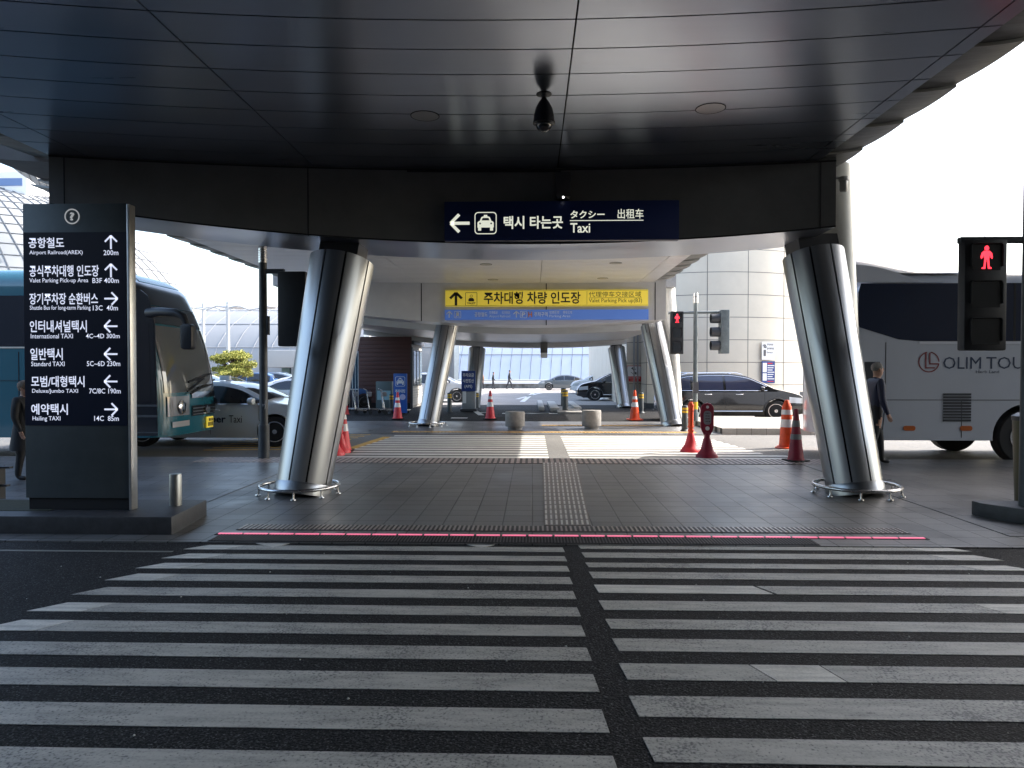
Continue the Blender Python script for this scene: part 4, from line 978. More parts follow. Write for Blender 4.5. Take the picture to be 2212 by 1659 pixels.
m=MB(); m.box(-.05,ws+.05,-.1,.75,0,.1); m.obj('plinth',CONCD,t,bevel=.01)
m=MB(); m.box(.05,.2,-.012,0,.35,.95); m.obj('front_panel',WHT,t)
# luggage carts
def cart(label,loc,rz,first=[None]):
    if first[0]: return dup(first[0],loc,rz,label)
    t=thing('luggage_cart',label,'luggage cart',loc,rz,'airport luggage carts')
    m=MB(); m.tube([(-.5,-.28,.22),(.45,-.28,.16),(.62,-.1,.15),(.62,.1,.15),(.45,.28,.16),(-.5,.28,.22)],.02,8); 
    for q in(-.18,0,.18): m.tube([(-.5,q,.215),(.6,q*.6,.16)],.012,6)
    m.obj('deck',STEEL,t,smooth=50)
    m=MB(); m.tube([(-.46,-.27,.2),(-.56,-.27,.98),(-.66,-.25,1.02),(-.66,.25,1.02),(-.56,.27,.98),(-.46,.27,.2)],.02,8)
    for z in(.4,.6): m.tube([(-.49-.02*z,-.27,z),(-.49-.02*z,.27,z)],.012,6)
    m.obj('handle_frame',STEEL,t,smooth=50)
    m=MB(); m.box(-.56,-.36,-.2,.2,.72,.90); m.obj('basket',mat('basket grey',(.25,.25,.26),.5),t,bevel=.02)
    m=MB(); m.box(-.52,-.5,-.2,.2,.45,.68); m.obj('notice_board',mat('cart board',(.55,.56,.6),.5),t)
    for (x,y) in((-.42,-.26),(-.42,.26),(.5,0)):
        m=MB(); m.lathe([(.075,-.02),(.08,0),(.075,.02)],(x,y,.08),16,M=Matrix.Rotation(math.pi/2,3,'X')); m.obj('wheel',RUB,t,smooth=40)
    first[0]=t; return t
base=G(760,893,RZ)
for k in range(4): cart(['leftmost','second from left','third from left','rightmost'][k]+' luggage cart in the row before the brown kiosk',(base.x+.58*k+.1,base.y-.3+.1*(k%2),RZ),.15+.05*k)
for k in range(3): p=G(1700+k*20,888,-.12); cart(['left','middle','right'][k]+' luggage cart in the row past the black car by the round building',(D(1712+k*17,870,30).x,30,-.13),math.pi+.1*k)
# cabinet near carts
a=G(820,888,RZ); m=MB(); 
t=thing('notice_cabinet','low dark glass fronted box behind the luggage carts','cabinet',(D(812,870,30.6).x,30.6,RZ))
m.box(0,.7,0,.3,.05,1.3); m.obj('box',mat('dark teal box',(.07,.1,.11),.4),t,bevel=.01)
m=MB(); m.box(.06,.64,-.01,-.001,.5,.9); m.obj('glass_panel',mat('pale blue print',(.2,.35,.42),.4),t)
# ------------------------------------------------------------------ round beige building
BEI=mat('beige metal panel',(.66,.60,.50),.45,.1,noise=.05,nscale=1.2,rvar=.08)
JNT=mat('panel joint grey',(.16,.15,.14),.7)
t=thing('round_building','beige panelled round building wall behind the black car','building',(0,0,0))
cx_,cy_,R6=8.9,39.0,6.0
plan=[(4.75,60),(4.75,36.0),(5.46,36.0)]+[(cx_+R6*math.sin(R_(a)),cy_-R6*math.cos(R_(a))) for a in range(-35,36,5)]+[(16,36.7),(16,60)]
hz=8.6; zz=-.15
m=MB(); m.prism(plan,Matrix.Translation((0,0,zz)),hz-zz); m.obj('wall',BEI,t,smooth=20)
m=MB()
def strip(plan,z,h,off,m):
    for k in range(1,len(plan)-2):
        a=Vector((*plan[k],0));c=Vector((*plan[k+1],0)); d=(c-a).normalized(); n=Vector((d.y,-d.x,0))
        vs=[a+n*off,c+n*off,c-n*.05,a-n*.05]; vs=[v+Vector((0,0,z)) for v in vs]+[v+Vector((0,0,z+h)) for v in vs]
        m.add(vs,[(0,3,2,1),(4,5,6,7),(0,1,5,4),(1,2,6,5),(2,3,7,6),(3,0,4,7)])
for k in range(8): strip(plan,.98+k*1.04,.028,.004,m)
for a in (-35,-8,10,29): 
    x=cx_+(R6+.004)*math.sin(R_(a)); y=cy_-(R6+.004)*math.cos(R_(a)); q=Matrix.Translation((x,y,0))@Matrix.Rotation(R_(a),4,'Z'); m.box(-.014,.014,-.0,.03,0,hz,0,q)
for f in(.35,.75):
    a=Vector((*plan[-3],0)); c=Vector((*plan[-2],0)); p=a.lerp(c,f); m.cyl(p+Vector((0,0,0)),p+Vector((0,0,hz)),.02,.02,6)
m.obj('panel_joints',JNT,t)
m=MB()
for x in(5.12,5.30): m.cyl((x,35.93,-.15),(x,35.93,6.2),.05,.05,12)
m.obj('downpipe',mat('grey pipe',(.35,.35,.35),.4),t,smooth=40)
m=MB(); strip(plan,-.15,.25,.02,m); m.obj('plinth',CONCD,t)
def wall_sign(px0,py0,px1,py1,Y,name,label,mats,rz=0):
    a=D(px0,py1,Y); c=D(px1,py0,Y)
    t=thing(name,label,'sign',(a.x,Y,a.z),rz); m=MB(); m.box(0,c.x-a.x,0,.03,0,c.z-a.z); m.obj('board',mats,t); return t,c.x-a.x,c.z-a.z
t,w,h=wall_sign(1354,790,1386,824,35.9,'warning_sign','white sign with falling figure and red lower band on the beige wall',WHT)
m=MB(); m.box(0,w,-.006,-.002,0,h*.32); m.obj('red_band',RED,t)
m=MB(); outline(m,rr_poly(.0,w,0,h,.02),rr_poly(.025,w-.025,.025,h-.025,.02),frame((0,-.006,0))); m.obj('red_border',RED,t)
m=MB(); T=frame((w*.5,-.004,h*.64))
def stick(x0,y0,x1,y1,r):
    L=math.hypot(x1-x0,y1-y0); nx,ny=-(y1-y0)/L*r,(x1-x0)/L*r; m.prism([(x0+nx,y0+ny),(x0-nx,y0-ny),(x1-nx,y1-ny),(x1+nx,y1+ny)],T,.002)
for q in((-.04,.10,.02,-.05,.03),(-.05,.1,-.15,.16,.015),(-.03,.08,.08,.12,.015),(.02,-.05,.13,-.09,.02),(.13,-.09,.20,-.03,.018),(.02,-.06,.10,-.16,.02),(-.16,-.04,.0,-.18,.01)): stick(*q)
m.prism([(-.08+.035*math.cos(k),.17+.035*math.sin(k)) for k in [i*math.pi/5 for i in range(10)]],T,.002); m.obj('falling_figure',INK,t)
m=MB(); text(m,'미끄럼주의',w*.12,w*.88,h*.17,h*.28,frame((0,-.0065,0)),.03); text(m,'CAUTION',w*.25,w*.75,h*.05,h*.12,frame((0,-.0065,0)),.02); m.obj('lettering',mat('pale pink print',(.75,.5,.45),.5),t)
aa=R_(31); 
t,w,h=wall_sign(1646,738,1680,777,33.1,'elevator_sign','white elevator notice board on the round beige wall',WHT,R_(20)); w*=1.0
L3=mat('grey print',(.1,.1,.11),.6); F=frame((0,-.002,0))
m=MB(); text(m,'주차타워',w*.38,w*.85,h*.78,h*.9,F,.02); text(m,'엘리베이터',w*.38,w*.92,h*.56,h*.68,F,.02); text(m,'Elevator',w*.38,w*.85,h*.36,h*.46,F,.01)
m.prism(rr_poly(w*.12,w*.30,h*.2,h*.55,.03),F@Matrix.Translation((0,0,.001)),.002); arrow(m,w*.16,h*.75,.16,math.pi/2,F,.2); arrow(m,w*.27,h*.75,.16,-math.pi/2,F,.2)
m.obj('lettering',L3,t)
t,w,h=wall_sign(1646,780,1680,828,33.1,'poster','navy information poster with white text on the round beige wall',BLUE2,R_(20))
m=MB(); F=frame((0,-.002,0))
m.box(w*.05,w*.36,-.006,-.002,h*.5,h*.92); m.box(w*.05,w*.36,-.006,-.002,h*.12,h*.45)
for k in range(7): m.box(w*.42,w*(.95-.07*(k%3)),-.006,-.002,h*(.78-.1*k),h*(.82-.1*k))
m.obj('printed_text',WHT,t)
m=MB(); m.box(w*.42,w*.8,-.006,-.002,h*.87,h*.92); m.box(w*.42,w*.9,-.006,-.002,h*.07,h*.1); m.obj('red_text',RED,t)
# ------------------------------------------------------------------ far terminal
GLP=mat('pale blue facade glass',(.46,.50,.57),.35,.3,noise=.06,nscale=.3,rvar=.05)
GRP=mat('pale grey facade metal',(.28,.29,.305),.6,.1,noise=.06,nscale=.25)
MUL=mat('facade joint',(.16,.17,.2),.6)
t=thing('glass_terminal','long pale blue glass terminal front with leaning joints beyond the car park','building',(0,0,0))
def fac(x,z): return 80+ .30*max(0,z)+.035*max(0,z)**2 
xa,xb=D(990,800,80).x,45.0
m=MB(); m.grid(lambda u,v:(xa+(xb-xa)*u,fac(0,v*13),.6+v*13),24,10,0,thick=(0,.4,0)); m.obj('glass_wall',GLP,t,smooth=30)
m=MB(); x=xa
while x<xb:
    for k in range(6):
        z0=k*2.2; z1=z0+2.2; 
        ln=.07
        m.box(-.035,.035,-.05,.05,0,1,0,Matrix.Translation((0,0,0))) if False else m.tube([(x+ln*z0+.02*z0*z0*.3,fac(0,z0)-.01,.6+z0),(x+ln*z1+.02*z1*z1*.3,fac(0,z1)-.01,.6+z1)],.04,5)
    x+=1.15
for z in(0,2.95,6.3,9.6): m.tube([(xa,fac(0,z)-.01,.6+z),(xb,fac(0,z)-.01,.6+z)],.045,5)
m.obj('joints',MUL,t)
m=MB(); m.box(xa,xb,79.0,80.5,-.1,.6); m.box(xa,xb,78.8,80.5,.6,.72); m.obj('plinth',mat('plinth pale',(.6,.6,.58),.6),t)
# left pale metal building
t=thing('metal_terminal','long pale grey metal terminal building behind the parked cars and street lamps','building',(0,0,0))
xc=D(400,800,84).x
def fz(u,v): 
    x=xc+(xa-xc)*u; ang=v*1.25; return (x,84+7*(1-math.cos(ang))*1.6,10.2*math.sin(ang)/math.sin(1.25))
m=MB(); m.grid(fz,40,12,0,thick=(0,.5,-.3)); m.obj('curved_roof',GRP,t,smooth=40)
m=MB(); n=15
for k in range(n+1):
    u=k/n; pts=[]
    for j in range(9):
        v=j/8; p=Vector(fz(min(1,u),v)); p.x+=1.2*v*v*3.5-1.5; p.y-=.03; pts.append(p)
    m.tube(pts,.06,5)
for v in(.35,.62,.85): m.tube([Vector(fz(0,v))-Vector((0,.04,0)),Vector(fz(1,v))-Vector((0,.04,0))],.05,5)
m.obj('joints',mat('metal seam',(.3,.31,.33),.6),t)
for px in (795,845,895,945,988): p=D(px,820,83); m=MB(); m.box(p.x-.3,p.x+.3,82.3,83.3,0,9.0); m.obj('white_pier',CREAM,t)
a=D(565,800,78); c=D(640,800,78)
m=MB(); zt=D(600,757,78).z; m.box(a.x,c.x+6,77,82.5,zt-1.9,zt); m.obj('entrance_canopy',mat('canopy grey',(.33,.33,.33),.6),t,bevel=.1)
m=MB()
for k in range(8):
    m=MB(); m.box(a.x+1+k*1.3,a.x+1.9+k*1.3,81.5,82.2,.0,2.2); m.obj('door',mat('teal door glass',(.15,.25,.26),.2),t)

# dome
DGR=mat('white dome shell',(.24,.255,.27),.6,.0,noise=.04,nscale=.1); DGJ=mat('dome joint',(.10,.11,.125),.6)
t=thing('dome_building','huge white gridded dome shell rising behind the teal bus','building',(0,0,0))
Yd=150; s=Yd/FOC; dcx=D(-60,803,Yd).x; ax_=535*s; az_=425*s; ay_=40
def dome(u,v,o=0):
    th=math.pi*(u); ph=v*math.pi/2
    ex=(ax_+o)*math.cos(th)*math.cos(ph); ey=-(ay_+o)*math.sin(th)*math.cos(ph); ez=(az_+o)*math.sin(ph)**1.05
    return (dcx+ex,Yd+ey,ez)
m=MB(); m.grid(lambda u,v:dome(u,v),64,24,0); m.obj('shell',DGR,t,smooth=60)
m=MB()
for k in range(0,33): m.tube([dome(.5*k/16 if k<17 else 1*k/32,j/24,.06) for j in range(24)],.085,4)
m=MB()
for k in range(0,45): 
    u0=k/44; m.tube([dome(min(1,max(0,u0+.10*(j/24))),j/24,.06) for j in range(23)],.10,4)
for j in range(1,24): m.tube([dome(k/48,j/24,.06) for k in range(49)],.10,4)
m.obj('shell_joints',DGJ,t)
# crest ribbon
t=thing('crest_roof','pale tiled roof crest sweeping down at the upper left edge behind the canopy','building roof',(0,0,0))
Yc_=120
def rib(u,v,o=0):
    pts=[(-160,180,90),(-60,235,66),(0,298,52),(60,352,42),(100,388,18),(118,408,2)]
    f=u*(len(pts)-1); i=min(int(f),len(pts)-2); f-=i
    px=pts[i][0]*(1-f)+pts[i+1][0]*f; pyy=pts[i][1]*(1-f)+pts[i+1][1]*f; w=pts[i][2]*(1-f)+pts[i+1][2]*f
    p=D(px,pyy,Yc_); q=p+Vector((-w*.35*Yc_/FOC,5*v*v+o*-1,-w*v*Yc_/FOC)); 
    return (p.x*(1-v)+q.x*v,Yc_+6*v-o,p.z*(1-v)+q.z*v)
m=MB(); m.grid(rib,30,4,0,thick=(0,1.2,-.2)); m.obj('shell',DGR,t,smooth=60)
m=MB()
for k in range(0,15): m.tube([rib(k/14,v/4,.05) for v in range(5)],.05,4)
for v in(.33,.66,0): m.tube([rib(k/28,v,.05) for k in range(29)],.05,4)
m.obj('shell_joints',DGJ,t)
t=thing('office_block','small white building with a blue window band at the far left edge','building',tuple(D(10,395,140)))
m=MB(); m.box(-12,4.5,0,8,-20,2.2); m.obj('wall',WHT,t)
m=MB(); m.box(-12,3.6,-.1,0,-.6,.9); m.obj('window_band',mat('window blue',(.12,.2,.4),.3),t)
# stone wall with pale coping
t=thing('stone_wall','low grey rubble stone wall with a white coping behind the far cars','wall',(0,0,0))
m=MB(); xw0,xw1=D(985,830,74.5).x,32
STN=mat('rubble stone',(.17,.17,.165),.85,noise=.6,nscale=1.6,bump=.6,bscale=8)
m.box(xw0,xw1,74.5,75.2,-.2,D(1100,829,74.5).z); m.obj('stone_face',STN,t)
m=MB(); m.box(xw0,xw1,74.3,75.6,D(1100,829,74.5).z,D(1100,824,74.5).z); m.obj('coping',WHT,t)
# street lamps
LPW=mat('lamp white',(.5,.5,.5),.5)
def lamp(label,px,pb,ptop,Y,arms):
    x=D(px,800,Y).x; zt=D(px,ptop,Y).z
    t=thing('street_lamp',label,'street lamp',(x,Y,-.14),0,'white twin arm street lamps')
    m=MB(); m.cyl((0,0,0),(0,0,zt+.14),.16,.11,12); m.obj('pole',LPW,t,smooth=40)
    for sx in arms:
        m=MB(); m.tube([(0,0,zt-.3),(sx*.8,0,zt-.15),(sx*1.6,0,zt-.45),(sx*2.3,0,zt-.35),(sx*3.0,0,zt-.2)],[.08,.07,.06,.06,.05],8); m.obj('arm',LPW,t,smooth=50)
        m=MB(); m.lathe([(.1,.0),(.55,-.05),(.62,-.16),(.35,-.28),(.05,-.3)],(sx*3.1,0,zt-.1),16); m.obj('lamp_head',LPW,t,smooth=50)
lamp('white twin arm street lamp right of the teal bus',493,860,652,52,(-1,1))
lamp('white street lamp half hidden behind the teal bus front',440,860,655,60,(-1,1))
# distant mast on the right
t=D(2126,640,60); m=MB(); m.cyl((t.x,60,0),(t.x,60,D(2126,420,60).z),.12,.03,8); m.tube([(t.x-4,60,D(2126,632,60).z),(t.x,60,D(2126,622,60).z),(t.x+4,60,D(2126,636,60).z)],.03,5); m.cyl((t.x,60,D(2126,641,60).z),(t.x,60,D(2126,632,60).z),.35,.05,8)
tag(m.obj('thin_mast',mat('mast grey',(.35,.35,.36),.6)),'thin grey mast with a small cone above the white coach','mast')
# ------------------------------------------------------------------ tree
def pine(label,px,py_base,Y,w,h0,h1):
    x=D(px,800,Y).x; t=thing('pine_tree',label,'tree',(x,Y,-.14))
    rr=random.Random(5)
    m=MB(); trunk=[(0,0,0),(.12,0,h0*.5),(.05,.1,h0*.9),(.25,0,(h0+h1)/2),(.2,0,h1*.95)]; m.tube(trunk,[.16,.13,.11,.08,.03],10)
    limbs=[]
    for k in range(30):
        a=rr.uniform(0,6.28); z=rr.uniform(h0*.75,h1*.85); l=rr.uniform(.45,1)*w/2*(1-.35*(z-h0)/(h1-h0))
        e=Vector((.1+l*math.cos(a),l*math.sin(a)*.8,z+rr.uniform(.0,.35))); limbs.append(e); m.tube([(.1,0,z-.25),Vector((.1,0,z-.25)).lerp(e,.5)+Vector((0,0,.05)),e],[.05,.035,.015],6)
    m.obj('trunk',mat('pine bark',(.12,.07,.045),.9,noise=.3),t,smooth=60)
    m=MB()
    cl=[]
    for e in limbs: 
        for q in range(4): cl.append((Vector((.1,0,e.z)).lerp(e,rr.uniform(.45,1.05))+Vector((rr.uniform(-.25,.25),rr.uniform(-.25,.25),rr.uniform(.0,.3))),rr.uniform(.28,.5)))
    for c,r in cl:
        for q in range(110):
            d=Vector((rr.gauss(0,1),rr.gauss(0,1),rr.gauss(0,.55))); d=d.normalized()*r*rr.uniform(.3,1.0)*Vector((1,1,.6)).length/1.5
            d.z*=.6; p=c+d; n=Vector((rr.uniform(-1,1),rr.uniform(-1,1),rr.uniform(-.2,1))).normalized(); u=n.orthogonal().normalized(); v=n.cross(u); a=rr.uniform(.05,.085); bb=a*.35
            m.add([p-u*a-v*bb,p+u*a-v*bb,p+u*a*.6+v*bb,p-u*a*.6+v*bb],[(0,1,2,3)],rr.choice((0,0,1)))
    m.obj('crown',[mat('pine needles',(.24,.25,.045),.7),mat('pine needles yellow',(.38,.36,.08),.7)],t)
pine('low yellow green pine tree between the teal bus and the dark signal pole',497,860,46,3.5,1.55,2.95)
# ------------------------------------------------------------------ vehicles
def interp(P,x):
    if x<=P[0][0]: return P[0][1]
    for (a,b_),(c,d) in zip(P[:-1],P[1:]):
        if x<=c: return b_+(d-b_)*(x-a)/(c-a)
    return P[-1][1]
def smoothstep_profile(P,x,L):
    s=0;w=0
    for k in range(-3,4):
        q=1-abs(k)/4; s+=q*interp(P,x+k*.05); w+=q
    return s/w
def boolcut(o,cutters):
    dg=None
    for c in cutters:
        md=o.modifiers.new('b','BOOLEAN'); md.operation='DIFFERENCE'; md.object=c; md.solver='EXACT'
    dg=bpy.context.evaluated_depsgraph_get(); me=bpy.data.meshes.new_from_object(o.evaluated_get(dg)); 
    o.modifiers.clear(); old=o.data; o.data=me; bpy.data.meshes.remove(old)
    me.shade_smooth(); me.set_sharp_from_angle(angle=R_(32))
    for c in cutters: bpy.data.objects.remove(c)
def wheel(parent,x,y,r,w,side,spokes=5,rimr=.68,mrim=None,turn=0):
    M=Matrix.Rotation(math.pi/2,3,'X')
    tyre=MB(); tyre.lathe([(r*.66,-w/2),(r*.94,-w/2),(r,-w/2+.03),(r,w/2-.03),(r*.94,w/2),(r*.66,w/2)],n=36,M=M); 
    e=thing.__call__ if False else None
    o=bpy.data.objects.new('wheel',None); COL.objects.link(o); o.parent=parent; o.location=(x,y,r); o.rotation_euler=(0,0,turn)
    tyre.obj('tyre',TYRE,o,smooth=35)
    m=MB(); rr_=r*rimr; yo=side*(w/2-.02)
    m.lathe([(rr_*.96,0),(rr_,.0),(rr_,.03),(rr_*.9,.03),(rr_*.88,-.04),(.05,-.05)],(0,yo,0),36,M=Matrix.Rotation(-side*math.pi/2,3,'X') ,cap=False,ms=[0,0,0,1,1])
    for k in range(spokes):
        for dk in(-.11,.11):
            a=2*math.pi*k/spokes+dk; 
            c=Vector((math.cos(a),0,math.sin(a))); tt=Vector((-math.sin(a),0,math.cos(a)))
            p0=Vector((0,yo+side*.02,0))+c*.03; p1=Vector((0,yo+side*.018,0))+c*rr_*.93; ww=.018*r/.33; w1=.026*r/.33
            vs=[p0-tt*ww,p0+tt*ww,p1+tt*w1,p1-tt*w1]; vs+=[v+Vector((0,-side*.03,0)) for v in vs]
            m.add(vs,[(0,1,2,3),(7,6,5,4),(0,4,5,1),(1,5,6,2),(2,6,7,3),(3,7,4,0)],0)
    m.cyl((0,yo-side*.03,0),(0,yo+side*.03,0),.055*r/.33,.05*r/.33,14,0)
    m.obj('rim',[mrim or RIM,mat('rim shadow',(.03,.03,.03),.6)],o,smooth=35)
    return o
PROF={
'sedan':dict(L=4.95,W=1.87,H=1.46,wb=2.88,r=.34,belt=.93,
  top=[(-2.47,.60),(-2.43,.92),(-2.2,1.04),(-1.72,1.09),(-1.25,1.27),(-.8,1.40),(-.3,1.46),(.25,1.45),(.65,1.37),(1.15,1.13),(1.38,1.0),(1.9,.93),(2.3,.80),(2.44,.66),(2.475,.5)],
  win=[(-1.42,-.98),(-.93,-.02),(.04,1.12)],ws=(.52,1.26),rw=(-1.66,-.98)),
'suv':dict(L=4.78,W=1.9,H=1.69,wb=2.75,r=.37,belt=1.06,
  top=[(-2.39,.65),(-2.36,1.05),(-2.22,1.28),(-1.98,1.52),(-1.6,1.64),(-.9,1.69),(-.1,1.69),(.45,1.60),(.95,1.36),(1.3,1.16),(1.7,1.08),(2.1,.98),(2.3,.84),(2.37,.68),(2.39,.5)],
  win=[(-1.95,-1.45),(-1.38,-.38),(-.3,.98)],ws=(.50,1.22),rw=(-2.2,-1.95)),
}
def car(name,label,kind,paint,loc,rz,glass=GLASS,seed=0,parts=True,low=False,turn=0,cat='car',group='cars in the car park',trim=CHROME):
    P=PROF[kind]; L,W,H=P['L'],P['W'],P['H']; belt=P['belt']
    t=thing(name,label,cat,loc,rz,group)
    zt_=lambda x:smoothstep_profile(P['top'],x,L)
    zb_=lambda x:.2+.10*max(0,(abs(x)-L/2+.5)/.5)
    taper=lambda x:1-.13*(abs(x)/(L/2))**5-.04*(abs(x)/(L/2))**2
    def half(x,z):
        w=W/2*taper(x)
        if z<.5: f=.95+.05*(z-.2)/.3
        elif z<belt: f=1-.02*(z-.5)/(belt-.5)
        else: f=.98-.40*(z-belt)/(W/2)*.9-.10*((z-belt)/(H-belt))**3
        return w*f
    st=[-L/2+.001+ (L-.002)*i/70 for i in range(71)]
    rings=[]
    for x in st:
        zt=zt_(x); zb=zb_(x); q=[]
        for k in range(13):
            z=zb+(zt-.035-zb)*k/12; q.append((x,-half(x,z),z))
        he=half(x,zt-.035)
        for f,dz in((.965,.012),(.90,.0),(.6,-.022),(.3,-.034),(0,-.038)): q.append((x,-he*f,zt-.0-dz-.038 if f<.965 else zt-.012))
        full=q+[(a,-b_,c) for a,b_,c in q[-2::-1]]
        rings.append(full)
    n=len(rings[0]); m=MB(); m.add([p for r_ in rings for p in r_],[(i*n+j,i*n+(j+1)%n,(i+1)*n+(j+1)%n,(i+1)*n+j) for i in range(70) for j in range(n)]+[tuple(range(n)),tuple(70*n+j for j in range(n))[::-1]])
    body=m.obj('body',paint,t,smooth=35); body.parent=None
    wx=[-P['wb']/2-.02,P['wb']/2]; r=P['r']
    cut=[]
    for x in wx:
        m=MB(); m.cyl((x,-W,r),(x,W,r),r+.055,r+.055,40); cut.append(m.obj('c',paint))
    boolcut(body,cut); body.parent=t
    m=MB(); m.box(-L/2+.35,L/2-.35,-W/2+.28,W/2-.28,.18,.55); m.obj('underbody',RUB,t)
    for x in wx:
        for s in(-1,1): wheel(t,x,s*(W/2-.13),r,.22,s,turn=(turn if x>0 else 0))
    def patch(xa,xb,zlo,zhi,off,nx=10,nz=3,side=-1,ztop=None):
        m=MB()
        def fn(u,v):
            x=xa+(xb-xa)*u; lo=zlo(x) if callable(zlo) else zlo; hi=zhi(x) if callable(zhi) else zhi; hi=max(hi,lo+.004); z=lo+(hi-lo)*v
            return (x,side*(half(x,z)+off),z)
        m.grid(fn,nx,nz,0,thick=(0,side*-.003,0)); return m
    zhi=lambda x:zt_(x)-.10
    for (a,b_) in P['win']:
        for s in(-1,1):
            patch(a,b_,belt+.035,zhi,.006,side=s).obj('side_window',glass,t,smooth=40)
    for s in(-1,1):
        a,b_=P['win'][0][0]-.05,P['win'][-1][1]+.06
        m=MB(); pts=[(x,s*(half(x,belt+.02)+.008),belt+.02) for x in [a+(b_-a)*k/16 for k in range(17)]]; m.tube(pts,.009,5)
        pts=[(x,s*(half(x,zt_(x)-.085)+.006),zt_(x)-.085) for x in [a+(b_-a)*k/20 for k in range(21)] if zt_(x)-.085>belt+.02]
        if kind=='suv': m.tube(pts,.009,5)
        m.obj('window_trim',trim,t,smooth=50)
        if not low:
            m=MB()
            for xx in(P['win'][2][1]-.02,.01+P['win'][1][1],P['win'][1][0]-.0):
                pts=[(xx+(.05 if z<.6 else 0),s*(half(xx,z)+.0015),z) for z in [.28+(belt+.0-.28)*k/8 for k in range(9)]]; m.tube(pts,.004,4)
            m.obj('door_seam',DARK,t)
            for xx in(.14,-.88):
                m=MB(); z=belt-.11; m.tube([(xx-.12,s*(half(xx,z)+.006),z),(xx-.08,s*(half(xx,z)+.035),z),(xx+.08,s*(half(xx,z)+.035),z),(xx+.11,s*(half(xx,z)+.006),z)],.014,8); m.obj('door_handle',trim if kind=='suv' else paint,t,smooth=50)
        mx=P['win'][2][1]-.14; m=MB(); m.lathe([(.02,-.1),(.09,-.07),(.105,.0),(.09,.07),(.02,.1)],(mx,s*(half(mx,belt+.05)+.15),belt+.09),14,M=Matrix.Diagonal((.75,1.25,.8)).to_3x3()@Matrix.Rotation(math.pi/2,3,'Y')); m.box(mx-.04,mx+.04,min(s*(half(mx,belt)),s*(half(mx,belt)+.12)),max(s*half(mx,belt),s*(half(mx,belt)+.12)),belt+.02,belt+.06); m.obj('mirror',paint,t,smooth=50)
        patch(L/2-.62,L/2-.10,lambda x:.62+.06*(L/2-x),lambda x:min(.80+.10*(L/2-x),zt_(x)-.05),.008,side=s).obj('headlight',LAMP,t,smooth=50)
        patch(-L/2+.06,-L/2+.4,.78,lambda x:min(.94,zt_(x)-.05),.008,side=s).obj('tail_light',TAIL,t,smooth=50)
    def top(xa,xb,wf,off=.008):
        m=MB()
        def fn(u,v):
            x=xa+(xb-xa)*u; he=half(x,zt_(x)-.035); y=(v*2-1)*he*wf; c=.038*(1-(abs(v*2-1)*wf)**2); return (x,y,zt_(x)-.038+c*1.0+.004+off)
        m.grid(fn,10,10,0,thick=(0,0,-.002)); return m
    top(*P['ws'],.9).obj('windscreen',glass,t,smooth=50); top(*P['rw'],.86).obj('rear_window',glass,t,smooth=50)
    m=MB(); m.box(L/2-.03,L/2+.006,-.55,.55,.32,.6); m.obj('grille',DARK,t,bevel=.01)
    m=MB(); m.box(L/2+.006,L/2+.014,-.26,.26,.42,.53); m.obj('number_plate',WHT,t)
    if kind=='suv':
        m=MB()
        for s in(-1,1): m.tube([(-1.7,s*.62,zt_(-1.7)+.02),(-1.5,s*.62,zt_(-1.5)+.05),(.1,s*.6,zt_(.1)+.045),(.3,s*.6,zt_(.3)+.01)],.016,6)
        m.obj('roof_rail',trim,t,smooth=50)
        for s in(-1,1):
            for x in wx:
                m=MB(); pts=[]
                for k in range(19):
                    a=math.pi*k/18; px_=x+(r+.075)*math.cos(a); pz=r+(r+.075)*math.sin(a); pts.append((px_,s*(half(px_,pz)+.004),pz))
                m.tube(pts,.028,6); m.obj('arch_trim',mat('arch plastic',(.045,.045,.048),.6),t,smooth=50)
            m=MB(); m.tube([(x,s*(half(x,.36)+.003),.36) for x in(-.9,0,.9)],.02,6); m.obj('sill_trim',trim,t,smooth=50)
    return t
def paintm(n,c,r=.25,metal=.0,coat=.8): return mat(n,c,r,metal,coat=coat)
PB=paintm('black car paint',(.005,.0055,.007),.2); PW=paintm('white car paint',(.62,.63,.64),.25); PG=paintm('grey car paint',(.14,.16,.175),.3,.5); PS=paintm('pearl taxi paint',(.68,.74,.79),.3,.0); PBL=paintm('blue car paint',(.05,.12,.28),.3,.3)
def place_front(px,Y,kind,sgn):  # front wheel centre shown at px
    return D(px,900,Y).x-sgn*PROF[kind]['wb']/2
# black SUV right
Yv=25.9
t=car('black_car','black family car facing right in front of the round beige building','suv',PB,((D(1496,880,25).x+D(1680,880,25).x)/2,Yv,-.14),0,glass=GLASSB,turn=-.35,group=None); t.scale=(1.06,1,1.0)
# taxi
xr=D(307,971,16).x; xf=D(594,971,16).x
tx=car('taxi','pale silver taxi sedan with dark lettering on its door, beside the teal bus','sedan',PS,((xr+xf)/2,16.93,RZ),0,group=None,cat='taxi'); tx.scale=((xf-xr)/2.9,1,1.03)
m=MB(); F_=frame((0,-.936,0)); 
x0=(D(440,920,16).x-tx.location.x)/tx.scale.x; x1=(D(523,920,16).x-tx.location.x)/tx.scale.x
zt0=(D(480,913,16).z-RZ)/1.03; zt1=(D(480,897,16).z-RZ)/1.03; xm=x0+(x1-x0)*.58
text(m,'Uber',x0,xm,zt0,zt1,F_,.02,lift=.004); text(m,'Taxi',xm+.07,x1,zt0,zt1,F_,-.0,lift=.004); m.obj('lettering',mat('taxi lettering',(.02,.03,.06),.4),tx)
m=MB(); m.prism(rr_poly(-.12,.12,-.06,.06,.03),Matrix.Translation((0,0,1.47)),.11); m.obj('roof_sign',WHT,tx,bevel=.01)
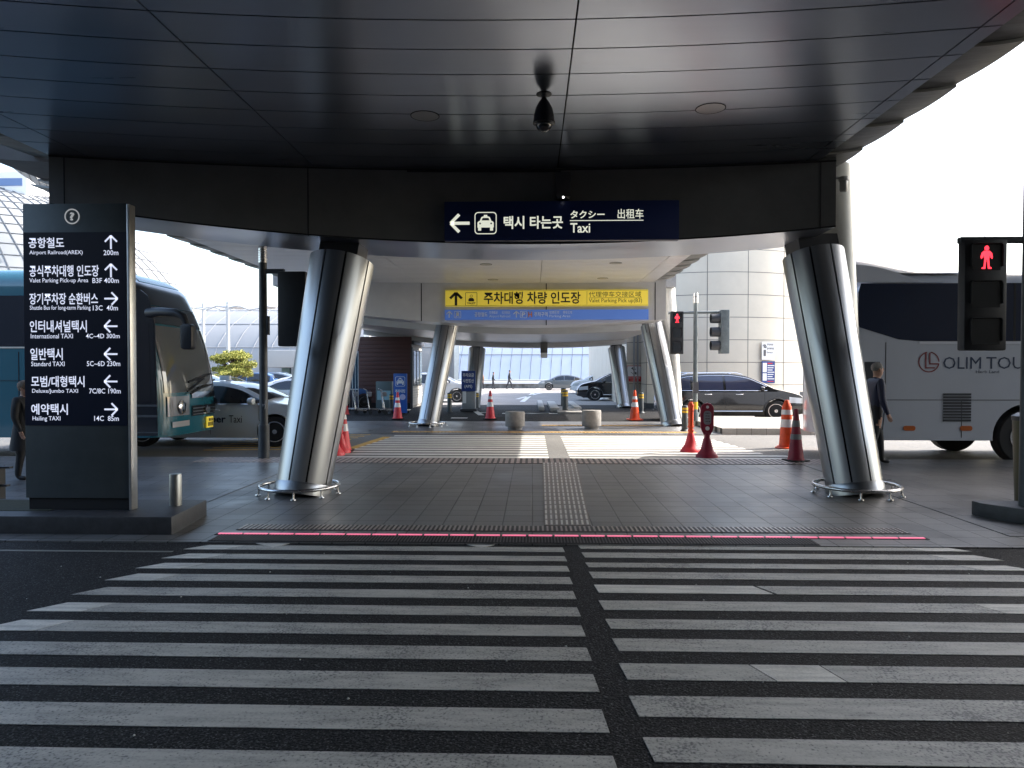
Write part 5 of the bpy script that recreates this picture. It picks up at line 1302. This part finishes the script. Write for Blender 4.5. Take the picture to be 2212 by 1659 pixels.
# far cars
def far(label,px,pyb,kind,paint,sgn,off=0,zz=-.15,name='parked_car',sc=1,wheelpx=True):
    Y=(CAMZ-zz)*FOC/(pyb-803); x=place_front(px,Y,kind,sgn)
    t=car(name,label,kind,paint,(x,Y+.9,zz),0 if sgn>0 else math.pi,low=True); t.scale=(sc,sc,sc); return t
far('black car facing left, half hidden behind the far right column',1287,866,'suv',PB,-1,sc=1.04)
far('white car facing left just behind the black one by the far column',1262,851,'suv',PW,-1)
far('grey sedan facing left in front of the stone wall',1186,843,'sedan',PG,-1)
far('white car facing right between the pale column and the payment sign',987,870,'suv',PW,1)
for (px,pyb,k,p_,s,lab) in ((470,883,'suv',PW,1,'white parked car whose roof shows just right of the teal bus front'),(560,889,'sedan',PW,-1,'white parked car behind the taxi, left of the dark signal pole'),(655,884,'sedan',PBL,-1,'blue parked car right of the dark signal pole'),(600,868,'suv',PW,-1,'white parked car in the second row behind the blue one'),(520,866,'sedan',PG,1,'grey parked car in the second row below the pine tree'),(690,866,'sedan',PW,1,'white parked car in the second row beside the large left column'),(480,858,'suv',PBL,-1,'dark blue parked car in the third row just right of the teal bus'),(560,856,'sedan',PW,1,'white parked car in the third row left of the signal pole'),(640,857,'suv',PG,1,'grey parked car in the third row under the black signal box')):
    far(lab,px,pyb,k,p_,s)
# buses ---------------------------------------------------------------
def bus(name,label,L,W,H,loc,rz,lower,upper,z0=.32,slope=.55,dfront=.85,rear_round=.45,bandz=None,arches=(),roofhump=None):
    t=thing(name,label,'coach',loc,rz)
    def xf(z):
        q=max(0,(z-1.0)/(H-1.0)); return L/2-slope*q**2.0*1.0-.03*max(0,(.6-z))
    def xr(z): q=max(0,(z-2.0)/(H-2.0)); return -L/2+.35*q**2
    def inset(z):
        rt=.38
        if z>H-rt: a=(z-(H-rt))/rt; return rt*(1-math.sqrt(max(0,1-a*a)))
        return 0
    def pt(th,z,off=0):  # th in degrees: -90..90 front, then side lines, 90..270 rear
        i=inset(z); w=W/2-i+off
        a=R_(th); e=.42
        if -90<=th<=90:
            d=dfront; x=xf(z)-i-d+(d+off)*abs(math.cos(a))**e*1.0; y=w*math.copysign(abs(math.sin(a))**e,math.sin(a))
        else:
            d=rear_round; x=xr(z)+i+d-(d+off)*abs(math.cos(a))**e; y=w*math.copysign(abs(math.sin(a))**e,math.sin(a))
        return Vector((x,y,z))
    angs=[-90+180*k/28 for k in range(29)]+[90.01+179.98*k/20 for k in range(21)]
    zs=[z0,z0+.06,.6,.9,1.2,1.5,1.8,2.1,2.4,2.7,3.0,H-.38]+[H-.38+.38*math.sin(R_(a)) for a in(12,25,38,50,62,74,84)]
    n=len(angs); vs=[pt(a,z) for z in zs for a in angs]; fs=[(i*n+j,i*n+(j+1)%n,(i+1)*n+(j+1)%n,(i+1)*n+j) for i in range(len(zs)-1) for j in range(n)]
    fs+=[tuple(range(n))[::-1],tuple((len(zs)-1)*n+j for j in range(n))]
    ms=[]
    for i in range(len(zs)-1):
        ms+=[1 if (bandz and zs[i]>=bandz) else 0]*n
    ms+=[0,1]
    m=MB(); m.v=vs;m.f=fs;m.m=ms; body=m.obj('body',[lower,upper],t,smooth=35); body.parent=None
    cut=[]
    for x in arches:
        m=MB(); m.cyl((x,-W,.5),(x,W,.5),.62,.62,40); cut.append(m.obj('c',lower))
    if cut: boolcut(body,cut)
    body.parent=t
    m=MB(); m.box(-L/2+.6,L/2-.9,-W/2+.45,W/2-.45,z0-.02,z0+.6); m.obj('underbody',RUB,t)
    for x in arches:
        for s in(-1,1): wheel(t,x,s*(W/2-.17),.5,.28,s,spokes=10,rimr=.56)
    def front(name,ta,tb,za,zb,mt,off=.01,nz=12,parent=None):
        m=MB(); m.grid(lambda u,v:pt(ta+(tb-ta)*u,za+(zb-za)*v,off),16,nz,0); return m.obj(name,mt,parent or t,smooth=50)
    return t,pt,front
def side_poly(m,pts,y,d=.006):
    T=frame((0,y,0)); m.prism(pts,T,d)
TEAL=mat('teal coach paint',(.012,.115,.165),.25,.0,coat=.9,noise=.06,nscale=1); TEALT=mat('dark teal coach roof',(.008,.05,.07),.45,coat=.2)
XF=D(345,800,13.3).x+.0
Lb=11.8; Hb=D(200,577,13.3).z-RZ; 
fa=lambda f:math.degrees(math.copysign(math.asin(min(1,abs(f))**(1/.42)),f))
t,pt,front=bus('teal_coach','teal tour coach facing right behind the information pylon',Lb,2.5,Hb,(D(462,900,15.45).x-Lb/2,13.3+1.25,RZ),0,TEAL,TEALT,z0=.46,slope=.8,dfront=.6)
bx0=t.location.x; lxp=lambda px,Y=13.3:D(px,800,Y).x-bx0; lzp=lambda py_:D(200,py_,13.3).z-RZ
BGL=mat('coach window glass',(.012,.02,.035),.05,spec=.8)
m=MB(); side_poly(m,[(-Lb/2+.6,lzp(748)),(lxp(60)+.0,lzp(748)),(lxp(60),lzp(638)),(-Lb/2+.6,lzp(638))],-1.2505); m.obj('side_window',BGL,t)
m=MB(); side_poly(m,[(lxp(64),lzp(748)),(lxp(270),lzp(748)),(lxp(270),lzp(638)),(lxp(64),lzp(638))],-1.2505); m.obj('side_window',BGL,t)
m=MB(); side_poly(m,[(-Lb/2+.6,lzp(752)),(lxp(270),lzp(752)),(lxp(270),lzp(749)),(-Lb/2+.6,lzp(749))],-1.252,.01); m.obj('chrome_line',ALU,t)
m=MB()
for q in(0,-1.6,-3.2,-4.4): x=lxp(40)+q; side_poly(m,[(x,.55),(x+.012,.55),(x+.012,lzp(760)),(x,lzp(760))],-1.2515)
side_poly(m,[(-Lb/2+.6,lzp(823)),(lxp(270),lzp(823)),(lxp(270),lzp(822)),(-Lb/2+.6,lzp(822))],-1.2515); m.obj('panel_seam',DARK,t)
BPL=mat('coach black panel',(.010,.014,.02),.2,coat=.6)
# dark entrance zone
m=MB(); side_poly(m,[(lxp(272),.5),(lxp(340),.5),(lxp(336),lzp(700)),(lxp(322),lzp(640)),(lxp(305),lzp(626)),(lxp(272),lzp(624))],-1.2505); m.obj('entrance_panel',BPL,t)
m=MB(); dx0,dx1=lxp(283),lxp(338); 
side_poly(m,[(dx0,.62),(dx1,.62),(dx1-.05,lzp(690)),(dx0,lzp(690))],-1.2575,.004); dr=m.obj('door',BPL,t)
m=MB()
for (z,h) in((lzp(878),.035),(lzp(901),.04),(lzp(935),.02)): side_poly(m,[(dx0,z),(dx1+.02,z),(dx1+.02,z+h),(dx0,z+h)],-1.262,.005)
m.obj('step_edge',mat('step trim',(.12,.13,.14),.35,.6),dr)
m=MB(); side_poly(m,[(dx0+.03,lzp(870)),(dx1-.10,lzp(870)),(dx1-.14,lzp(700)),(dx0+.03,lzp(700))],-1.262,.003); m.obj('door_glass',GLASS,dr)
zz_=lambda py_:D(400,py_,13.9).z-RZ
front('windscreen',fa(-.84),fa(.97),zz_(848),zz_(705),mat('windscreen glass',(.10,.11,.115),.03,spec=1),.012)
front('upper_screen',fa(-.84),fa(.97),zz_(700),zz_(662),mat('upper screen glass',(.03,.035,.04),.06,spec=.9),.012)
front('destination_panel',-80,80,zz_(660),zz_(612),mat('coach black front panel',(.008,.009,.011),.28,coat=.5),.010)
front('roof_window',fa(-.6),fa(.8),zz_(608),zz_(588),mat('teal light strip',(.03,.16,.19),.2),.012,nz=4)
m=MB(); p=pt(-58,zz_(606),.02); m.lathe([(.02,-.05),(.05,0),(.02,.05)],p,12); m.obj('marker_light',RED,t,smooth=50)
front('upper_grille',fa(-.1),fa(.85),zz_(862),zz_(849),CHROME,.02,nz=2)
front('grille',fa(-.1),fa(.8),zz_(902),zz_(879),mat('grille dark chrome',(.10,.10,.11),.2,.9),.02,nz=4)
m=MB()
for z in(zz_(899),zz_(892),zz_(885)): m.tube([pt(a,z,.03) for a in [fa(-.1+.9*q/10) for q in range(11)]],.012,6)
m.obj('grille_bar',CHROME,t,smooth=50)
m=MB(); p=pt(fa(.4),zz_(890),.04); m.lathe([(.001,-.01),(.08,0),(.09,.02),(.001,.03)],p,18,M=Matrix.Rotation(math.pi/2,3,'Y')); m.obj('round_badge',CHROME,t,smooth=50)
for (a0,a1) in((fa(-.80),fa(-.2)),(fa(.86),fa(.99))):
    h=front('headlight',a0,a1,zz_(898),zz_(856),mat('headlamp housing',(.35,.37,.40),.12,.5),.022,nz=4)
    mid=(a0+a1)/2; m=MB()
    for dz in(0,): p=pt(fa(-.45) if a0<0 else mid,zz_(880),.035); m.lathe([(.14,0),(.12,.02),(.05,.03)],p,20,M=Matrix.Rotation(math.pi/2,3,'Y')@Matrix.Rotation(0,3,'X')); m.obj('lamp_ring',CHROME,h,smooth=50)
front('fog_light',fa(-.7),fa(-.2),zz_(922),zz_(910),LAMP,.022,nz=2)
m=MB(); q0,q1=fa(.36),fa(.62); m.grid(lambda u,v:pt(q0+(q1-q0)*u,zz_(934)+(zz_(908)-zz_(934))*v,.045),4,2,0,thick=(-.02,0,0)); npl=m.obj('number_plate',YEL,t)
m=MB()
for (u0,u1,v0,v1) in((.2,.45,.6,.85),(.55,.85,.6,.85),(.12,.3,.15,.5),(.38,.6,.15,.5),(.68,.88,.15,.5)):
    m.grid(lambda u,v:pt(q0+(q1-q0)*(u0+(u1-u0)*u),zz_(934)+(zz_(908)-zz_(934))*(v0+(v1-v0)*v),.049),2,2,0)
m.obj('plate_marks',INK,npl)
for (pts) in ([(-.3,846),(-.1,838),(.1,828),(.3,818)],[(-.2,852),(.1,842),(.4,836),(.6,832)]):
    m=MB(); m.tube([pt(fa(a),zz_(y),.06) for a,y in pts],.018,6); m.tube([pt(fa(pts[-1][0]-.5),zz_(pts[-1][1]+8),.04),pt(fa(pts[-1][0]+.3),zz_(pts[-1][1]-10),.04)],.02,6); m.obj('wiper',BLK,t,smooth=50)
m=MB(); a=pt(-86,zz_(668),.02); 
def bl(px,py_,Y): v=D(px,py_,Y); return Vector((v.x-bx0,v.y-t.location.y,v.z-RZ))
m.tube([bl(322,676,13.35),bl(350,674,13.15),bl(380,676,13.1),bl(396,684,13.1),bl(402,700,13.1)],[.10,.085,.08,.075,.06],12); m.obj('mirror_arm',BLK,t,smooth=60)
m=MB(); a=bl(393,700,13.1); c=bl(419,755,13.1); m.prism(rr_poly(a.x,c.x,c.z,a.z,.07),frame((0,a.y+.11,0)),.2); m.obj('mirror',BLK,t,bevel=.03)
# white coach right
WB=mat('white coach paint',(.53,.56,.62),.3,coat=.6,noise=.04,nscale=1)
XR=D(1829,800,13.5).x; Lw=11.9; YW=13.42
Hw=D(2000,583,YW).z-RZ
t,pt,front=bus('white_coach','white tour coach in the shade with dark windows and lettering on its flank',Lw,2.5,Hw,(XR+Lw/2,YW+1.25,RZ),0,WB,WB,z0=.44,rear_round=.3,arches=(D(2218,900,YW).x-(XR+Lw/2),3.4))
bx1=t.location.x; X_=lambda px:D(px,800,YW).x-bx1; Z_=lambda py_:D(2000,py_,YW).z-RZ
ys=-1.2505
m=MB(); side_poly(m,[(X_(1873),Z_(1080*0+738+14)),(X_(1985),Z_(778))][:0]+[(X_(1985),Z_(737)),(X_(2600),Z_(737)),(X_(2600),Z_(612)),(X_(1858),Z_(612)),(X_(1853),Z_(630)),(X_(1852),Z_(700)),(X_(1856),Z_(707)),(X_(1940),Z_(733))],ys); m.obj('side_window',mat('coach window dark blue',(.006,.014,.04),.08,spec=.4),t)
# roof fairing at the rear
m=MB()
def rf(u,v):
    x=X_(1836)+ (X_(2090)-X_(1836))*u; hh=(.27*(math.cos(u*math.pi*.95)*.5+.5))**1.0; y=-1.2+2.4*v; e=1-abs(2*v-1)**6
    return (x,y,Hw-.05+(.06+hh)*e**.5)
m.grid(rf,20,14,0); m.obj('roof_fairing',WB,t,smooth=60)
m=MB()
def rf2(u,v):
    x=X_(1836)+ (X_(2035)-X_(1836))*u; lo=Z_(612)+.02; hi=Hw-.42+.52*(math.cos(u*math.pi*.5)); hi=max(hi,lo+.02); z=lo+(hi-lo)*v
    return (x,-1.262,z)
m.grid(rf2,20,3,0,thick=(0,.03,0)); m.obj('rear_quarter_panel',WB,t,smooth=40)
m=MB(); LN=.012
for (xa,ya,xb,yb_) in((1913,740,1913,864),(1913,864,2212,864),(2078,864,2078,1050),(2252,864,2252,1050),(1913,864,1905,945)):
    a=(X_(xa),Z_(ya));c=(X_(xb),Z_(yb_) if yb_<1000 else .5)
    if abs(a[0]-c[0])<.02 or xa!=xb and ya==yb_: pass
    x0_,x1_=sorted((a[0],c[0])); z0_,z1_=sorted((a[1],c[1])); side_poly(m,[(x0_-.006,z0_-.006),(x1_+.006,z0_-.006),(x1_+.006,z1_+.006),(x0_-.006,z1_+.006)] if (ya==yb_ or xa==xb) else [(c[0],c[1]),(c[0]+.012,c[1]),(a[0]+.012,a[1]),(a[0],a[1])],ys,.003)
m.obj('panel_seam',DARK,t)
def louvre(px0,px1,py0,py1,n,nm):
    m=MB()
    for k in range(n):
        z=Z_(py1)+(Z_(py0)-Z_(py1))*k/(n-1); m.box(X_(px0),X_(px1),-1.262,-1.2505,z-.028,z+.012)
    m.obj(nm,mat('vent dark',(.02,.025,.035),.6),t)
for px in (2190,2330): m=MB(); side_poly(m,[(X_(px)-.02,Z_(737)),(X_(px)+.02,Z_(737)),(X_(px)+.02,Z_(612)),(X_(px)-.02,Z_(612))],ys-.006,.003); m.obj('window_divider',DARK,t)
louvre(2038,2098,851,907,10,'vent_grille'); louvre(1868,1900,783,820,9,'upper_vent_grille')
for px in(1965,2088): m=MB(); a=X_(px); side_poly(m,rr_poly(a-.11,a+.11,Z_(925)-.045,Z_(925)+.045,.04),ys,.012); m.obj('marker_light',AMBER,t)
m=MB(); side_poly(m,[(X_(1840),Z_(739)),(X_(1985),Z_(744)),(X_(2600),Z_(744)),(X_(2600),Z_(738)),(X_(1985),Z_(738)),(X_(1930),Z_(732)),(X_(1856),Z_(710)),(X_(1840),Z_(706))][::1][2:6][:0] or [(X_(1985),Z_(743)),(X_(2600),Z_(743)),(X_(2600),Z_(738)),(X_(1985),Z_(738))],ys,.012); m.obj('window_sill_line',mat('pale line',(.68,.70,.75),.4),t)
F_=frame((0,ys-.002,0)); LET=mat('navy coach lettering',(.02,.04,.09),.4)
m=MB(); text(m,'OLIM',X_(2037),X_(2119),Z_(797),Z_(771),F_,0); text(m,'TOUR',X_(2130),X_(2236),Z_(797),Z_(771),F_,0); text(m,'Herb Land',X_(2108),X_(2158),Z_(806),Z_(800),F_,.0); m.obj('lettering',LET,t)
m=MB(); cx,cz=X_(2006),Z_(782); r=X_(2029)-X_(2006)
vs=[];fs=[]
for (a0,a1) in((100,352),(2,80)):
    o=len(vs); n=24
    for k in range(n+1):
        a=R_(a0+(a1-a0)*k/n)
        for q in(r-.022,r): vs.append(F_@Vector((cx+q*math.cos(a),cz+q*math.sin(a),.003)))
    fs+=[(o+2*k,o+2*k+1,o+2*k+3,o+2*k+2) for k in range(n)]
m.add(vs,fs)
T=F_@Matrix.Translation((0,0,.002))
for (x0_,z0_,x1_,z1_) in((-.35,-.5,-.22,.85),(-.35,-.62,.55,-.5),(.02,-.12,.14,.9),(.02,-.24,.95,-.12)):
    m.prism([(cx+x0_*r,cz+z0_*r),(cx+x1_*r,cz+z0_*r),(cx+x1_*r,cz+z1_*r),(cx+x0_*r,cz+z1_*r)],T,.003)
m.obj('round_logo',mat('maroon logo',(.22,.035,.04),.4),t)
# ------------------------------------------------------------------ people
def person(name,label,loc,rz,h,J,cols,hair=None,coat=None,group=None,fingers=True):
    """J: joint dict in units of height; cols: dict tag->material"""
    bm=bmesh.new(); sk=bm.verts.layers.skin.verify(); V={}; tags=[]
    def v(k,p,r,tg,root=False):
        x=bm.verts.new(Vector(p)*h); 
        rr=r if isinstance(r,tuple) else (r,r)
        x[sk].radius=(rr[0]*h,rr[1]*h); x[sk].use_root=root; V[k]=x; tags.append((Vector(p)*h,tg)); return x
    def e(a,b_): bm.edges.new((V[a],V[b_]))
    v('pelvis',J['pelvis'],(.085,.062),'trouser',True)
    v('waist',J['waist'],(.092,.072),'top'); e('pelvis','waist')
    v('chest',J['chest'],(.105,.078),'top'); e('waist','chest')
    v('neckb',J['neckb'],(.045,.04),'top'); e('chest','neckb')
    v('neck',J['neck'],(.033,.033),'skin'); e('neckb','neck')
    v('head1',J['head1'],(.042,.05),'skin'); e('neck','head1')
    v('head2',J['head2'],(.046,.056),'skin'); e('head1','head2')
    v('head3',J['head3'],(.03,.036),'skin'); e('head2','head3')
    for s in('L','R'):
        v('sh'+s,J['sh'+s],.046,'top'); e('chest','sh'+s)
        v('el'+s,J['el'+s],.035,'top'); e('sh'+s,'el'+s)
        v('wr'+s,J['wr'+s],.021,'top'); e('el'+s,'wr'+s)
        w=Vector(J['wr'+s]); d=(w-Vector(J['el'+s])).normalized(); 
        v('pm'+s,w+d*.035,(.017,.012),'skin'); e('wr'+s,'pm'+s)
        side=Vector((0,1,0))
        v('th'+s,w+d*.045+Vector((.018,0,0)),.006,'skin'); e('wr'+s,'th'+s); v('th2'+s,w+d*.062+Vector((.022,0,0)),.005,'skin'); e('th'+s,'th2'+s)
        if fingers:
            for k in range(4):
                o=Vector(((k-1.5)*.011,0,0)); ln=(.038,.045,.042,.03)[k]
                v('f%d'%k+s,w+d*.055+o,.0055,'skin'); e('pm'+s,'f%d'%k+s); v('g%d'%k+s,w+d*(.055+ln)+o+Vector((.006,0,0)),.0045,'skin'); e('f%d'%k+s,'g%d'%k+s)
        v('hip'+s,J['hip'+s],.055,'trouser'); e('pelvis','hip'+s)
        v('kn'+s,J['kn'+s],.043,'trouser'); e('hip'+s,'kn'+s)
        v('an'+s,J['an'+s],.030,'trouser'); e('kn'+s,'an'+s)
        a=Vector(J['an'+s]); f=Vector(J.get('toe'+s,(a.x+.085,a.y,.016)))
        v('ft'+s,(a.x+.01,a.y,.024),(.026,.024),'shoe'); e('an'+s,'ft'+s)
        v('toe'+s,f,(.024,.016),'shoe'); e('ft'+s,'toe'+s)
    me=bpy.data.meshes.new('p'); bm.to_mesh(me); bm.free()
    o=bpy.data.objects.new('p',me); COL.objects.link(o)
    o.modifiers.new('s','SKIN').use_smooth_shade=True; sub=o.modifiers.new('u','SUBSURF'); sub.levels=2; sub.render_levels=2
    dg=bpy.context.evaluated_depsgraph_get(); m2=bpy.data.meshes.new_from_object(o.evaluated_get(dg)); bpy.data.objects.remove(o); m2.name=name
    order=['top','trouser','skin','shoe']; 
    m2.materials.clear()
    for k in order: m2.materials.append(cols[k])
    hd=Vector(J['head2'])*h
    for p in m2.polygons:
        c=p.center; best=min(tags,key=lambda q:(q[0]-c).length)
        tg=best[1]
        if tg=='top' and c.z<J['pelvis'][2]*h-.0: tg='top' if coat else ('trouser' if (abs(c.y)<.12*h and c.z<J['pelvis'][2]*h-.02*h and best[0].z>J['pelvis'][2]*h*.9) else 'top')
        p.material_index=order.index(tg)
    m2.shade_smooth()
    ob=bpy.data.objects.new(name,m2); COL.objects.link(ob); ob.location=loc; ob.rotation_euler=(0,0,rz); tag(ob,label,'person',group)
    if hair:
        m=MB(); hc=Vector(J['head2'])*h+Vector((-.012*h,0,.010*h)); rr=Vector(hair[1])*h
        Mh=Matrix.Diagonal((rr.x,rr.y,rr.z)); pr=[(math.cos(R_(a)),math.sin(R_(a))) for a in range(hair[2],91,10)]
        rnd=random.Random(4)
        m.lathe([(max(.02,c),s_) for c,s_ in pr],hc,22,M=Matrix.Rotation(R_(-18),3,'Y')@Mh)
        m.v=[tuple(Vector(q)+Vector((rnd.uniform(-1,1),rnd.uniform(-1,1),rnd.uniform(-1,1)))*.004*h) for q in m.v]
        m.obj('hair',hair[0],ob,smooth=70)
        m=MB()
        # face: nose, ears, eyes
        f=Vector(J['head2'])*h
        m.lathe([(.010*h,0),(.006*h,.02*h),(.002*h,.03*h)],f+Vector((.050*h,0,-.022*h)),8); 
        for s in(-1,1): m.lathe([(.004*h,-.02*h),(.012*h,0),(.004*h,.018*h)],f+Vector((-.005*h,s*.047*h,-.012*h)),8)
        m.obj('face_features',cols['skin'],ob,smooth=70)
        m=MB()
        for s in(-1,1): m.lathe([(.001,-.004*h),(.006*h,0),(.001,.004*h)],f+Vector((.050*h,s*.019*h,-.004*h)),8)
        m.obj('eyes',INK,ob)
        m=MB(); m.box(f.x+.044*h,f.x+.051*h,-.014*h,.014*h,f.z-.042*h,f.z-.038*h); m.obj('mouth',mat('lips',(.25,.08,.07),.6),ob)
    if coat:
        m=MB(); pr=coat[1]; m.lathe([(r*h,z*h) for z,r in pr],(J['pelvis'][0]*h,0,0),24,M=Matrix.Diagonal((.72,1,1)).to_3x3(),cap=False); m.obj('coat',coat[0],ob,smooth=60)
    return ob
def pose(stride=.0,arm=.0,lean=0):
    J=dict(pelvis=(0,0,.53),waist=(0+lean*.2,0,.62),chest=(.0+lean*.5,0,.74),neckb=(.0+lean*.8,0,.825),neck=(.008+lean,0,.855),head1=(.016+lean,0,.885),head2=(.016+lean,0,.93),head3=(.010+lean,0,.968))
    for s,y,k in(('L',1,1),('R',-1,-1)):
        J['sh'+s]=(lean*.7,y*.105,.80); J['el'+s]=(-k*arm*.5-.01,y*.135,.635); J['wr'+s]=(-k*arm+.03,y*.13,.505)
        J['hip'+s]=(0,y*.052,.49); J['kn'+s]=(k*stride*.55+.02,y*.055,.275); J['an'+s]=(k*stride,y*.055,.055+ (0.02 if k<0 and stride>.05 else 0))
    return J
SK=mat('skin',(.42,.24,.17),.55); NAVJ=mat('dark navy jacket',(.010,.014,.045),.6,noise=.3,nscale=8,bump=.2,bscale=25); CHT=mat('charcoal trousers',(.012,.013,.016),.75,noise=.3,nscale=8); SHO=mat('black shoes',(.01,.01,.01),.35)
HG=mat('grey hair',(.20,.19,.175),.8,noise=.4,nscale=60,bump=.5,bscale=120)
cols=dict(top=NAVJ,trouser=CHT,skin=SK,shoe=SHO)
p=G(1896,1002,.012); hman=(D(1890,783,p.y).z)/1.0
person('person','grey haired man in navy jacket and dark trousers walking right beside the large right column',(D(1890,900,p.y).x,p.y,.018),0,hman,pose(.09,.025,.01),cols,hair=(HG,(.052,.05,.052),-25))
# woman at left, partly behind the pylon
p=G(60,1036,.012)
BCO=mat('long black coat',(.010,.011,.014),.75,noise=.3,nscale=10); BRH=mat('light brown curly hair',(.16,.12,.09),.8,noise=.5,nscale=50,bump=.6,bscale=90)
hw=D(48,824,p.y).z
person('person','person in a long black coat standing at the left edge behind the information pylon',(D(52,900,p.y).x,p.y,.018),0,hw,pose(.03,.02,.0),dict(top=BCO,trouser=BCO,skin=SK,shoe=SHO),hair=(BRH,(.062,.058,.06),-40),coat=(BCO,[(.30,.155),(.40,.14),(.52,.118),(.62,.10),(.74,.105),(.80,.08)]))
for px,pyb,pyt,c,lab,rz in((1100,838,799,(.03,.03,.035),'far walker in dark clothes striding before the stone wall',0),(1065,838,803,(.03,.035,.05),'far walker in dark coat left of the striding one',0),(1043,838,802,(.45,.22,.08),'far walker in orange clothes beside the far left column',math.pi)):
    Y=(CAMZ+.14)*FOC/(pyb-803); Y=min(Y,72); x=D(px,820,Y).x; hh=D(px,pyt,Y).z+.14
    q=mat('far coat %g'%c[0],c,.8); person('person',lab,(x,Y,-.14),rz,hh,pose(.16 if px==1100 else .06,.08,.02),dict(top=q,trouser=mat('far trousers',(.04,.04,.05),.8),skin=SK,shoe=SHO),hair=(BLK,(.05,.05,.05),-20),fingers=False,group='walkers in front of the stone wall')
# bench ends at left edge
t=thing('metal_bench','dark slatted metal bench just entering at the left edge','bench',(G(10,1100).x,7.6,.012))
a=D(24,1010,8.0)
for k,(py_,px) in enumerate(((1009,26),(1048,20),(1083,17))):
    q=D(px,py_,7.9+.0*k); m=MB(); m.box(-1.2,q.x-t.location.x,7.9-7.6-.04,7.9-7.6+.02,q.z-.012-.012,q.z-.012+.010); m.obj('slat',BLK,t,bevel=.004)
m=MB(); q=D(4,1083,7.9); m.box(q.x-t.location.x-.04,q.x-t.location.x,.25,.36,0,D(4,1009,7.9).z); m.obj('leg',BLK,t)
# bin at right edge
q=D(2198,1080,8.3); zt=D(2198,893,8.3).z
t=thing('waste_bin','dark olive waste bin cut by the right edge of the photo','bin',(D(2240,1000,8.3).x,8.3,.018))
m=MB(); r=D(2240,1000,8.3).x-D(2194,1000,8.3).x; m.lathe([(r*.86,0),(r,zt-.12),(r*1.0,zt-.1)],n=32); m.obj('body',mat('olive bin',(.05,.052,.02),.4,.3,noise=.1),t,smooth=40)
m=MB(); m.lathe([(r*1.03,zt-.1),(r*1.03,zt-.05),(r*.8,zt-.015)],n=32); m.obj('rim',BLK,t,smooth=40)
# ------------------------------------------------------------------ light
sun_dir=Vector((-.98,-.35,-1)).normalized()
sl=bpy.data.lights.new('sun','SUN'); sl.energy=2.0; sl.angle=R_(.53); sl.color=(1,.95,.87)
so=bpy.data.objects.new('sun',sl); COL.objects.link(so); so.rotation_euler=sun_dir.to_track_quat('-Z','Y').to_euler(); so.location=(20,-10,30)
w=bpy.data.worlds.new('World'); sc.world=w; w.use_nodes=True; N,L=nodes(w); bg=N['Background']
sky=N.new('ShaderNodeTexSky'); sky.sky_type='NISHITA'; sky.sun_disc=False
sky.sun_elevation=math.asin(-sun_dir.z); sky.sun_rotation=math.atan2(-sun_dir.x,-sun_dir.y)
sky.dust_density=3.5; sky.air_density=1.2; sky.ozone_density=1.0
L.new(sky.outputs[0],bg.inputs[0]); bg.inputs[1].default_value=.15
vs=sc.view_settings; vs.view_transform='Standard'; vs.look='None'; vs.exposure=2.1; vs.gamma=1; vs.use_curve_mapping=False
sc.cycles.use_denoising=True; sc.cycles.max_bounces=8; sc.cycles.diffuse_bounces=4; sc.cycles.glossy_bounces=4; sc.cycles.sample_clamp_indirect=8
sc.cycles.caustics_reflective=False; sc.cycles.caustics_refractive=False
